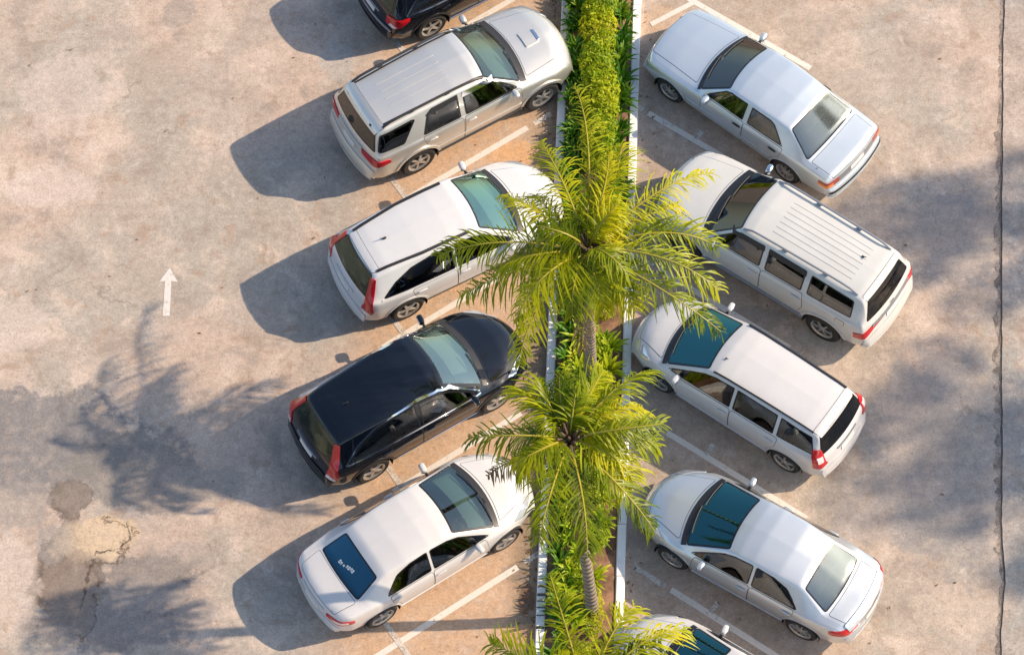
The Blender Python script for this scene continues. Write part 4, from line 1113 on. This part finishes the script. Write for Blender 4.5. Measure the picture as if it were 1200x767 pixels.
# ------------------------------------------------------------------ kerbs and planted strip
SL = .043
def xl(y): return .67 + SL * y          # outer edge of the left kerb
def xr(y): return 2.065 + SL * y        # inner edge of the right kerb
def kerb_mat():
    m, nt, b, out = new_mat('painted_kerb'); T = NT(nt)
    tc = T.N.new('ShaderNodeTexCoord'); P = tc.outputs['Object']
    f = T.math('ADD', T.math('MULTIPLY', T.noise(P, 5, 8, .7), .6), T.math('MULTIPLY', T.noise(P, 38, 3, .7), .4))
    c = T.mix(T.ramp(f, .24, .40), (.38, .36, .33), (.82, .82, .80))
    c = T.mix(T.ramp(T.noise(P, 1.3, 5, .6), .58, .75, 0, .4), c, (.50, .46, .40))
    T.L.new(c, b.inputs['Base Color']); b.inputs['Roughness'].default_value = .8
    return m
M['kerb'] = kerb_mat()
def kerb(fx, w):
    m = MB(); Y0, Y1, n = -13.0, 14.0, 27
    for i in range(n):
        a = Y0 + (Y1 - Y0) * i / n + .006; bq = Y0 + (Y1 - Y0) * (i + 1) / n - .006
        c = .018; H = .125 + random.uniform(-.004, .004); v = []
        for yy in (a, bq):
            x0 = fx(yy) + random.uniform(-.004, .004)
            v += [(x0, yy, 0), (x0, yy, H - c), (x0 + c, yy, H), (x0 + w - c, yy, H), (x0 + w, yy, H - c), (x0 + w, yy, 0)]
        f = [(k, k + 6, k + 7, k + 1) for k in range(5)] + [(0, 1, 2, 3, 4, 5), (11, 10, 9, 8, 7, 6)]
        m.add(v, f)
    o = m.build('kerb', M['kerb'], None, False); tag(o, kind='structure'); return o
kl = kerb(xl, .165); kr = kerb(lambda y: xr(y), .165)
for yy, ww in ((-5.20, .035), (-5.36, .05), (-5.48, .02), (-5.60, .025), (-5.75, .02), (-5.98, .05)):
    q = MB(); q.box((xl(yy) + .083, yy, .131), (.15, ww, .003)); s_ = q.build('kerb_stripe', M['joint'], kl, False)
soil, nt_, b_, o_ = new_mat('reddish_soil'); T_ = NT(nt_)
tc_ = T_.N.new('ShaderNodeTexCoord')
T_.L.new(T_.mix(T_.ramp(T_.noise(tc_.outputs['Object'], 2.2, 8, .7), .35, .65), (.10, .055, .032), (.30, .165, .10)), b_.inputs['Base Color'])
b_.inputs['Roughness'].default_value = .95
sv = []; sf = []
for i in range(109):
    yy = -13 + .25 * i
    for j in range(9):
        t = j / 8; sv.append((xl(yy) + .15 + t * (xr(yy) - xl(yy) - .14), yy, .07 + .10 * math.sin(math.pi * t) + random.uniform(-.02, .02)))
for i in range(108):
    for j in range(8): sf.append((i * 9 + j, i * 9 + j + 1, (i + 1) * 9 + j + 1, (i + 1) * 9 + j))
tag(mesh_obj('soil_bed', sv, sf, soil), kind='structure')

# ------------------------------------------------------------------ planting
M['shrubleaf'] = leaf('golden_shrub_leaves', [(.14, .27, .008), (.34, .47, .010), (.55, .60, .012), (.64, .57, .02)], .5, 6)
M['strap'] = leaf('strap_leaves', [(.025, .10, .008), (.06, .19, .010), (.15, .29, .012), (.40, .38, .02)], .3, 4)
M['strapy'] = leaf('yellow_strap_leaves', [(.12, .26, .008), (.28, .42, .010), (.46, .54, .012), (.56, .50, .02)], .35, 4)
M['frond'] = leaf('palm_leaflets', [(.05, .10, .004), (.24, .31, .006), (.50, .52, .009), (.76, .66, .012)], .52, 1.6, .38)
M['dryfrond'] = leaf('dry_palm_leaflets', [(.10, .07, .03), (.22, .15, .06), (.36, .27, .12)], .2, 2)
M['rib'] = plain('palm_midrib', (.36, .30, .03), .45, var=.2)
M['twig'] = plain('brown_stem', (.12, .08, .045), .9)

def shrub_mesh(seed):
    rg = random.Random(seed); m = MB()
    for k in range(420):
        while True:
            p = Vector((rg.uniform(-1, 1), rg.uniform(-1, 1), rg.uniform(-.3, 1)))
            if .45 < p.length < 1: break
        q = Vector((p.x * .27, p.y * .27, .22 + p.z * .26)) * (1 + .12 * math.sin(7 * p.x + seed) * math.cos(6 * p.y))
        n = (p + Vector((rg.uniform(-.8, .8), rg.uniform(-.8, .8), rg.uniform(0, .9)))).normalized()
        a = n.cross(Vector((rg.uniform(-1, 1), rg.uniform(-1, 1), rg.uniform(-1, 1)))).normalized(); b = n.cross(a)
        L = rg.uniform(.045, .085); w = L * .42
        m.add([q - a * L * .5, q + b * w * .5 + n * .006, q + a * L * .5 - n * .012, q - b * w * .5 + n * .006], [(0, 1, 2, 3)])
    return m
def strap_mesh(seed, L0=.5, nb=26, w0=.036):
    rg = random.Random(seed); m = MB()
    for k in range(nb):
        az = rg.uniform(0, 2 * math.pi); el = R(rg.uniform(35, 82)); L = L0 * rg.uniform(.6, 1.15); w = w0 * rg.uniform(.8, 1.25)
        d = Vector((math.cos(az), math.sin(az), 0)); s = Vector((-d.y, d.x, 0)); p = d * rg.uniform(0, .04) + Vector((0, 0, .05)); vs = []; n = 6
        bend = R(rg.uniform(40, 110)); tw = rg.uniform(-.4, .4)
        for i in range(n + 1):
            t = i / n; ww = w * (1 - t ** 2.2) * (.6 + .8 * min(1, t * 3)) / 1.2 + .002
            e = el - bend * t * t
            side = (s + Vector((0, 0, tw * t))).normalized()
            up = Vector((0, 0, 1))
            vs += [p - side * ww + up * ww * .35, p, p + side * ww + up * ww * .35]
            p = p + (d * math.cos(e) + up * math.sin(e)) * (L / n)
        fs = []
        for i in range(n):
            for j in (0, 1): fs.append((i * 3 + j, i * 3 + j + 1, i * 3 + 4 + j, i * 3 + 3 + j))
        m.add(vs, fs)
    return m
def proto(name, part, mb, mat):
    r = empty(name, (0, 0, 0)); mb.build(part, mat, r, True, 80); return r
rg = random.Random(11)
used = set()
def place(pr, x, y, z, s, label, cat, group):
    r = pr if pr.name not in used else copy_tree(pr)
    if r is pr: used.add(pr.name)
    r.location = (x, y, z); r.rotation_euler = (0, 0, rg.uniform(0, 6.28)); r.scale = (s, s, s * rg.uniform(.85, 1.15))
    tag(r, label, cat, group); return r
shr = [proto('hedge_shrub', 'foliage', shrub_mesh(k), M['shrubleaf']) for k in range(4)]
stp = [proto('strap_leaf_plant', 'leaf_blades', strap_mesh(20 + k, .50, 30, .030), M['strap']) for k in range(4)]
sty = [proto('spiky_ground_plant', 'leaf_blades', strap_mesh(40 + k, .34, 34, .026), M['strapy']) for k in range(4)]
y = 10.0
while y > 3.0:
    for dx in (-.10, .10):
        place(rg.choice(shr), xl(y) + .165 + .58 + dx + rg.uniform(-.05, .05) + (.10 if y < 5 else 0), y + rg.uniform(-.1, .1), .24, rg.uniform(.85, 1.1), 'low golden green clipped shrub in the hedge between the parked cars', 'shrub', 'shrubs of the golden hedge')
    y -= .27
y = 10.0
while y > 2.2:
    for dx in (.22, .10):
        place(rg.choice(stp), xl(y) + .165 + dx + .01 + rg.uniform(-.04, .04), y + rg.uniform(-.1, .1), .08, rg.uniform(.62, .92), 'dark green strap leaved clump between the left kerb and golden hedge', 'plant', 'strap leaved clumps by the left kerb')
    place(rg.choice(stp), xr(y) - .19 + rg.uniform(-.07, .05), y + rg.uniform(-.1, .1), .08, rg.uniform(.7, .95), 'green strap leaved clump between the golden hedge and right kerb', 'plant', 'strap leaved clumps by the right kerb')
    y -= .24
y = 2.6
while y > -10.5:
    place(rg.choice(stp), xl(y) + .165 + .24 + rg.uniform(-.06, .06), y, .08, rg.uniform(.6, .95), 'dark strap leaved clump by the left kerb under the palms', 'plant', 'strap leaved clumps under the palms')
    if rg.random() < .8:
        place(rg.choice(sty), xl(y) + .165 + .48 + rg.uniform(-.12, .12), y + rg.uniform(-.1, .1), .14, rg.uniform(.8, 1.2), 'yellow green spiky ground plant in the strip under the palms', 'plant', 'spiky ground plants under the palms')
    if rg.random() < (.9 if -5.2 < y < 1.2 else .45):
        place(rg.choice(sty), xr(y) - .28 + rg.uniform(-.16, .10), y + rg.uniform(-.1, .1), .12, rg.uniform(.8, 1.25), 'yellow green spiky ground plant in the strip under the palms', 'plant', 'spiky ground plants under the palms')
    if rg.random() < .6:
        place(rg.choice(shr), xl(y) + .165 + .70 + rg.uniform(-.2, .2), y, .10, rg.uniform(.6, .9), 'small golden green bush growing loose in the strip under the palms', 'shrub', 'loose golden bushes under the palms')
    y -= .24

# leaf litter
lm = MB()
for k in range(420):
    if k < 260: yy = rg.uniform(-7, 7.5); xx = xl(yy) - abs(rg.gauss(0, .22)) - .02
    elif k < 340: yy = rg.uniform(-7, 7.5); xx = xr(yy) + .17 + abs(rg.gauss(0, .25)) + .02
    else: yy = rg.uniform(-6.5, 7.3); xx = rg.uniform(-9.5, 8.5)
    a = rg.uniform(0, 6.28); L = rg.uniform(.015, .05); w = L * .35; z = .010
    ca, sa = math.cos(a), math.sin(a)
    lm.add([(xx - ca * L, yy - sa * L, z), (xx + sa * w, yy - ca * w, z + .01), (xx + ca * L, yy + sa * L, z + .004), (xx - sa * w, yy + ca * w, z + .012)], [(0, 1, 2, 3)])
M['litter'] = leaf('dry_leaves', [(.10, .05, .02), (.22, .11, .03), (.38, .22, .05)], .1, 9)
tag(lm.build('leaf_litter', M['litter'], None, False), 'small dry brown leaves scattered along the kerbs', 'leaf litter', None, 'stuff')

# ------------------------------------------------------------------ palms
def trunk_mat():
    m, nt, b, out = new_mat('palm_trunk'); T = NT(nt)
    tc = T.N.new('ShaderNodeTexCoord'); P = tc.outputs['Object']
    w = T.N.new('ShaderNodeTexWave'); w.bands_direction = 'Z'; w.inputs['Scale'].default_value = 2.6; w.inputs['Distortion'].default_value = 1.5; w.inputs['Detail'].default_value = 3
    T.L.new(P, w.inputs['Vector'])
    c = T.mix(T.ramp(w.outputs['Fac'], .1, .5), (.12, .095, .07), (.33, .26, .19))
    c = T.mix(T.ramp(T.noise(P, 9, 6, .7), .4, .7, 0, .6), c, (.22, .18, .14))
    T.L.new(c, b.inputs['Base Color']); b.inputs['Roughness'].default_value = .9
    bp = T.N.new('ShaderNodeBump'); bp.inputs['Distance'].default_value = .02; T.L.new(w.outputs['Fac'], bp.inputs['Height']); T.L.new(bp.outputs[0], b.inputs['Normal'])
    return m
M['trunk'] = trunk_mat()

def frond(parent, org, az, L, el, droop, seed, dens=58, leafL=.62, roll=0.0, wind=.12, dry=False):
    rg = random.Random(seed)
    n = 22; pts = []; dirs = []; p = Vector(org); a = R(az)
    curve = rg.uniform(-.55, .55)
    for i in range(n + 1):
        t = i / n; e = R(el) - R(droop) * t ** 1.35; aa = a + curve * t * t
        d = Vector((math.cos(aa) * math.cos(e), math.sin(aa) * math.cos(e), math.sin(e)))
        pts.append(p.copy()); dirs.append(d); p = p + d * (L / n)
    rb = MB(); rb.tube(pts, [.020 * (1 - .85 * i / n) + .003 for i in range(n + 1)], 6)
    lf = MB()
    for k in range(dens):
        t = .13 + .87 * k / (dens - 1); i = min(n - 1, int(t * n)); f = t * n - i
        q = pts[i].lerp(pts[i + 1], f); d = dirs[i]
        side = d.cross(Vector((0, 0, 1)))
        if side.length < .05: side = Vector((-math.sin(a), math.cos(a), 0))
        side.normalize(); up = side.cross(d).normalized()
        if roll: 
            cr, sr = math.cos(roll), math.sin(roll); side, up = side * cr + up * sr, up * cr - side * sr
        for sg in (1, -1):
            if rg.random() < .10: continue
            ll = leafL * (.35 + .70 * math.sin(math.pi * min(1, t * .86 + .12)) ** .8) * rg.uniform(.5, 1.25)
            fw = R(rg.uniform(24, 58) + 20 * (1 - t)); lift = R(rg.uniform(-38, 22))
            v = d * math.cos(fw) + (side * sg * math.cos(lift) + up * math.sin(lift)) * math.sin(fw)
            m = 4; w = rg.uniform(.009, .016); pp = q.copy(); vs = []
            g = rg.uniform(1.5, 3.6)
            for j in range(m + 1):
                s = j / m; ww = w * (.55 + .9 * s) * (1 - s ** 3) + .0012
                nn = v.cross(side * sg + up * .2)
                nn = v.cross(up).normalized() if nn.length < .05 else v.cross(nn).normalized()
                wd = v.cross(Vector((0, 0, 1)))
                if wd.length < .1: wd = d.copy()
                wd = (wd.normalized() + up * .25 * sg).normalized()
                vs += [pp - wd * ww, pp + wd * ww]
                pp = pp + v * (ll / m)
                v = (v + Vector((wind * .9, -wind * .5, -g * (.14 + .26 * s)))).normalized()
            lf.add(vs, [(2 * j, 2 * j + 1, 2 * j + 3, 2 * j + 2) for j in range(m)])
    o = lf.build('frond', M['dryfrond' if dry else 'frond'], parent, True, 180)
    if dry: o['label'] = 'dry brown hanging frond'
    rb.build('midrib', M['twig' if dry else 'rib'], o)
    return o

def palm(label, base, top, r0, fr, nrand, seed, Lr=(1.7, 2.5)):
    rg = random.Random(seed)
    root = empty('palm_tree', (base[0], base[1], .1)); tag(root, label, 'palm tree')
    H = top[2] - .1; dx, dy = top[0] - base[0], top[1] - base[1]
    pts = []; rs = []; n = 46
    for i in range(n + 1):
        t = i / n; s = t * t * (3 - 2 * t) if abs(dx) + abs(dy) > .3 else t
        pts.append((dx * (.45 * t + .55 * s), dy * (.45 * t + .55 * s), H * t - .06)); rs.append(r0 * (1.25 - .25 * min(1, t * 5) - .18 * t) * (1 + (.035 if i % 2 else -.02)))
    m = MB(); m.tube(pts, rs, 14); m.build('trunk', M['trunk'], root, True, 60)
    c = Vector((dx, dy, H))
    hb = MB()
    for k in range(16):
        a = k * 2.4; e = R(rg.uniform(40, 75)); d = Vector((math.cos(a) * math.cos(e), math.sin(a) * math.cos(e), math.sin(e)))
        hb.tube([c + Vector((0, 0, -.18)), c + d * .22, c + d * .42], [.05, .035, .018], 6)
    hb.build('crown_base', M['twig'], root)
    k = 0
    for az, L, el, dr in fr:
        a = R(az); k += 1
        frond(root, c + Vector((math.cos(a) * .06, math.sin(a) * .06, rg.uniform(-.05, .12))), az + rg.uniform(-8, 8), L * rg.uniform(.80, .96), el + rg.uniform(-8, 8), dr + rg.uniform(-12, 18), seed * 100 + k, 66, rg.uniform(.54, .70), rg.uniform(-.8, .8))
    for j in range(nrand):
        k += 1; az = j * 137.5 + seed * 40; el = rg.uniform(40, 80); L = rg.uniform(*Lr) * .8
        a = R(az)
        frond(root, c + Vector((math.cos(a) * .04, math.sin(a) * .04, .1)), az, L * (.75 if el > 60 else 1), el, rg.uniform(50, 120), seed * 100 + k, 50, .48, rg.uniform(-.4, .4))
    for j in range(2):
        az = 150 + j * 95 + seed * 20
        frond(root, c + Vector((0, 0, -.15)), az, 1.7, -5, 70, seed * 100 + 80 + j, 40, .42, .4, .1, True)
    return root

palm('tallest palm with the widest crown between the two parked white vehicles', (1.46, -1.10), (1.27, -1.15, 5.2), .11,
     [(172, 2.75, 30, 75), (203, 2.75, 15, 70), (232, 2.9, 5, 85), (248, 1.6, 25, 100), (278, 1.2, 20, 90), (318, 2.9, 18, 55), (347, 2.9, 25, 60), (8, 2.5, 30, 75), (33, 2.75, 35, 70),
      (58, 2.2, 40, 75), (88, 3.6, 30, 38), (108, 2.3, 40, 75), (130, 1.7, 35, 80), (152, 2.0, 45, 85), (218, 2.1, 30, 95), (302, 1.7, 25, 95), (192, 1.9, 40, 100), (20, 2.2, 40, 85), (72, 2.2, 55, 90)], 4, 1)
palm('leaning palm in the middle of the strip beside the white saloon bonnet', (1.42, -5.70), (.93, -4.85, 5.6), .105,
     [(186, 2.0, 35, 95), (132, 1.4, 40, 75), (112, 1.3, 45, 70), (40, 2.0, 35, 75), (4, 1.65, 22, 80), (335, 1.5, 25, 85), (308, 2.2, 10, 65), (276, 2.3, 10, 70), (252, 2.0, 20, 75), (215, 1.35, 40, 95), (68, 1.4, 50, 80), (22, 1.7, 45, 85), (128, 1.4, 50, 80)], 3, 2, (1.3, 2.0))
palm('palm at the lower end of the strip with only its upper fronds in view', (1.30, -10.2), (1.14, -9.45, 6.1), .11,
     [(104, 2.3, 45, 55), (178, 2.5, 25, 60), (36, 2.3, 45, 85), (18, 2.1, 30, 80), (70, 2.0, 45, 75), (150, 1.8, 40, 70), (340, 2.2, 25, 80), (270, 2.3, 20, 80), (225, 2.3, 20, 80), (310, 2.2, 20, 80)], 4, 3, (1.4, 2.1))

# ------------------------------------------------------------------ trees beyond the right edge that throw the leafy shade
M['treeleaf'] = leaf('street_tree_leaves', [(.04, .07, .012), (.06, .10, .015), (.09, .12, .02)], .25, 2)
def leafy_tree(x, y, h, rad, seed, label):
    rg = random.Random(seed); root = empty('street_tree', (x, y, 0)); tag(root, label, 'tree', 'street trees along the far side of the roadway')
    t = MB(); t.tube([(0, 0, -.05), (.05, .03, h * .5), (0, 0, h - rad * .5)], [.16, .13, .08], 10)
    lobes = []
    for k in range(10):
        a = k * 2.4; e = rg.uniform(-.2, 1); p = Vector((math.cos(a) * rad * rg.uniform(.3, 1.0), math.sin(a) * rad * rg.uniform(.3, 1.0), h + e * rad * .6)); lobes.append((p, rad * rg.uniform(.25, .48)))
        t.tube([(0, 0, h - rad * .9), tuple(p * .6 + Vector((0, 0, h * .35))), tuple(p)], [.07, .045, .02], 6)
    t.build('trunk', M['trunk'], root)
    m = MB()
    for k in range(800):
        c, rr = rg.choice(lobes); d = Vector((rg.gauss(0, 1), rg.gauss(0, 1), rg.gauss(0, .8))).normalized()
        p = c + d * rr * rg.uniform(.35, 1) ** .6
        n = (d + Vector((rg.uniform(-1, 1), rg.uniform(-1, 1), rg.uniform(-.5, 1)))).normalized()
        a = n.cross(Vector((rg.uniform(-1, 1), rg.uniform(-1, 1), .3))).normalized(); b = n.cross(a); L = rg.uniform(.10, .19)
        m.add([p - a * L, p + b * L * .5, p + a * L, p - b * L * .5], [(0, 1, 2, 3)])
    m.build('crown', M['treeleaf'], root, True, 180)
SUNEL, SUNAZ = 35.3, 9.7
def shade_tree(sx, sy, h, rad, seed, label):
    k = h / math.tan(R(SUNEL)); leafy_tree(sx + k * math.cos(R(SUNAZ)), sy + k * math.sin(R(SUNAZ)), h, rad, seed, label)
shade_tree(8.6, 2.0, 19.0, 1.65, 1, 'round leafy street tree beyond the roadway, northern one of the row')
shade_tree(10.6, 2.3, 19.6, 1.65, 2, 'round leafy street tree standing behind the northern one of the row')
shade_tree(8.1, -2.1, 19.4, 1.65, 3, 'leafy street tree beyond the roadway at the southern end of the row')
shade_tree(10.3, -3.2, 19.0, 1.65, 5, 'wide leafy street tree standing behind the southern one of the row')

# ------------------------------------------------------------------ cars
tag(suv_champagne().root, 'champagne silver off-road wagon with a bonnet scoop and ribbed roof', 'car', 'cars parked left of the strip')
tag(crossover('white_crossover', M['white'], (-1.193, 1.600), 28.5, 'g_mint', True).root, 'white crossover with tall red tail lights parked under the large palm crown', 'car', 'cars parked left of the strip')
tag(crossover('black_crossover', M['black'], (-1.850, -1.626), 32.15, 'g_pale', False).root, 'glossy black crossover with chrome window line and tall red tail lights', 'car', 'cars parked left of the strip')
tag(sedan('white_saloon', M['cream'], (-1.662, -4.432), 33.6, 'white').root, 'white saloon with blue film and white lettering on its rear window', 'car', 'cars parked left of the strip')
tag(crossover('dark_wagon', M['black'], (-.891, 7.768), 31.0, 'g_wind', False, True).root, 'black car cut off by the top edge with only its rear corner in view', 'car', 'cars parked left of the strip')
tag(old_saloon().root, 'angular pale blue silver older saloon with a flat boot', 'car', 'cars parked right of the strip')
tag(suv_ivory().root, 'long ivory off-road wagon with grey roof rails and ribbed roof', 'car', 'cars parked right of the strip')
tag(people_carrier().root, 'pearl white people carrier with flat roof and thin black roof rails', 'car', 'cars parked right of the strip')
tag(sedan('silver_saloon', M['silver'], (4.40, -4.71), 148.73, 'silver').root, 'silver saloon with rounded boot and teal windscreen', 'car', 'cars parked right of the strip')
tag(sedan('pale_saloon', M['cream'], (3.78, -7.50), 147.0, 'silver').root, 'white car cut off by the bottom edge with only bonnet and windscreen in view', 'car', 'cars parked right of the strip')

# ------------------------------------------------------------------ light and camera
w = bpy.data.worlds.new('World'); SC.world = w; w.use_nodes = True
bg = w.node_tree.nodes['Background']; sky = w.node_tree.nodes.new('ShaderNodeTexSky')
sky.sky_type = 'NISHITA'; sky.sun_disc = False; sky.sun_elevation = R(SUNEL); sky.sun_rotation = R(90 - SUNAZ)
sky.air_density = 1.0; sky.dust_density = 1.2; sky.ozone_density = 1.0
w.node_tree.links.new(sky.outputs[0], bg.inputs['Color']); bg.inputs['Strength'].default_value = .15
sl = bpy.data.lights.new('Sun', 'SUN'); sl.energy = 4.3; sl.angle = R(.55); sl.color = (1.0, .80, .59)
so = bpy.data.objects.new('Sun', sl); COL.objects.link(so); so.location = (40, 10, 40)
dv = Vector((math.cos(R(SUNEL)) * math.cos(R(SUNAZ)), math.cos(R(SUNEL)) * math.sin(R(SUNAZ)), math.sin(R(SUNEL))))
so.rotation_euler = dv.to_track_quat('Z', 'Y').to_euler()
cam = bpy.data.cameras.new('Camera'); cam.lens = 105.0; cam.sensor_width = 36; cam.clip_start = 1; cam.clip_end = 1000
co = bpy.data.objects.new('Camera', cam); COL.objects.link(co)
co.location = (0, -24.789, 49.719); co.rotation_euler = (R(26.5), 0, 0)
SC.camera = co
vs = SC.view_settings
vs.view_transform = 'Standard'; vs.look = 'None'; vs.gamma = 1.0; vs.use_curve_mapping = False; vs.exposure = .55
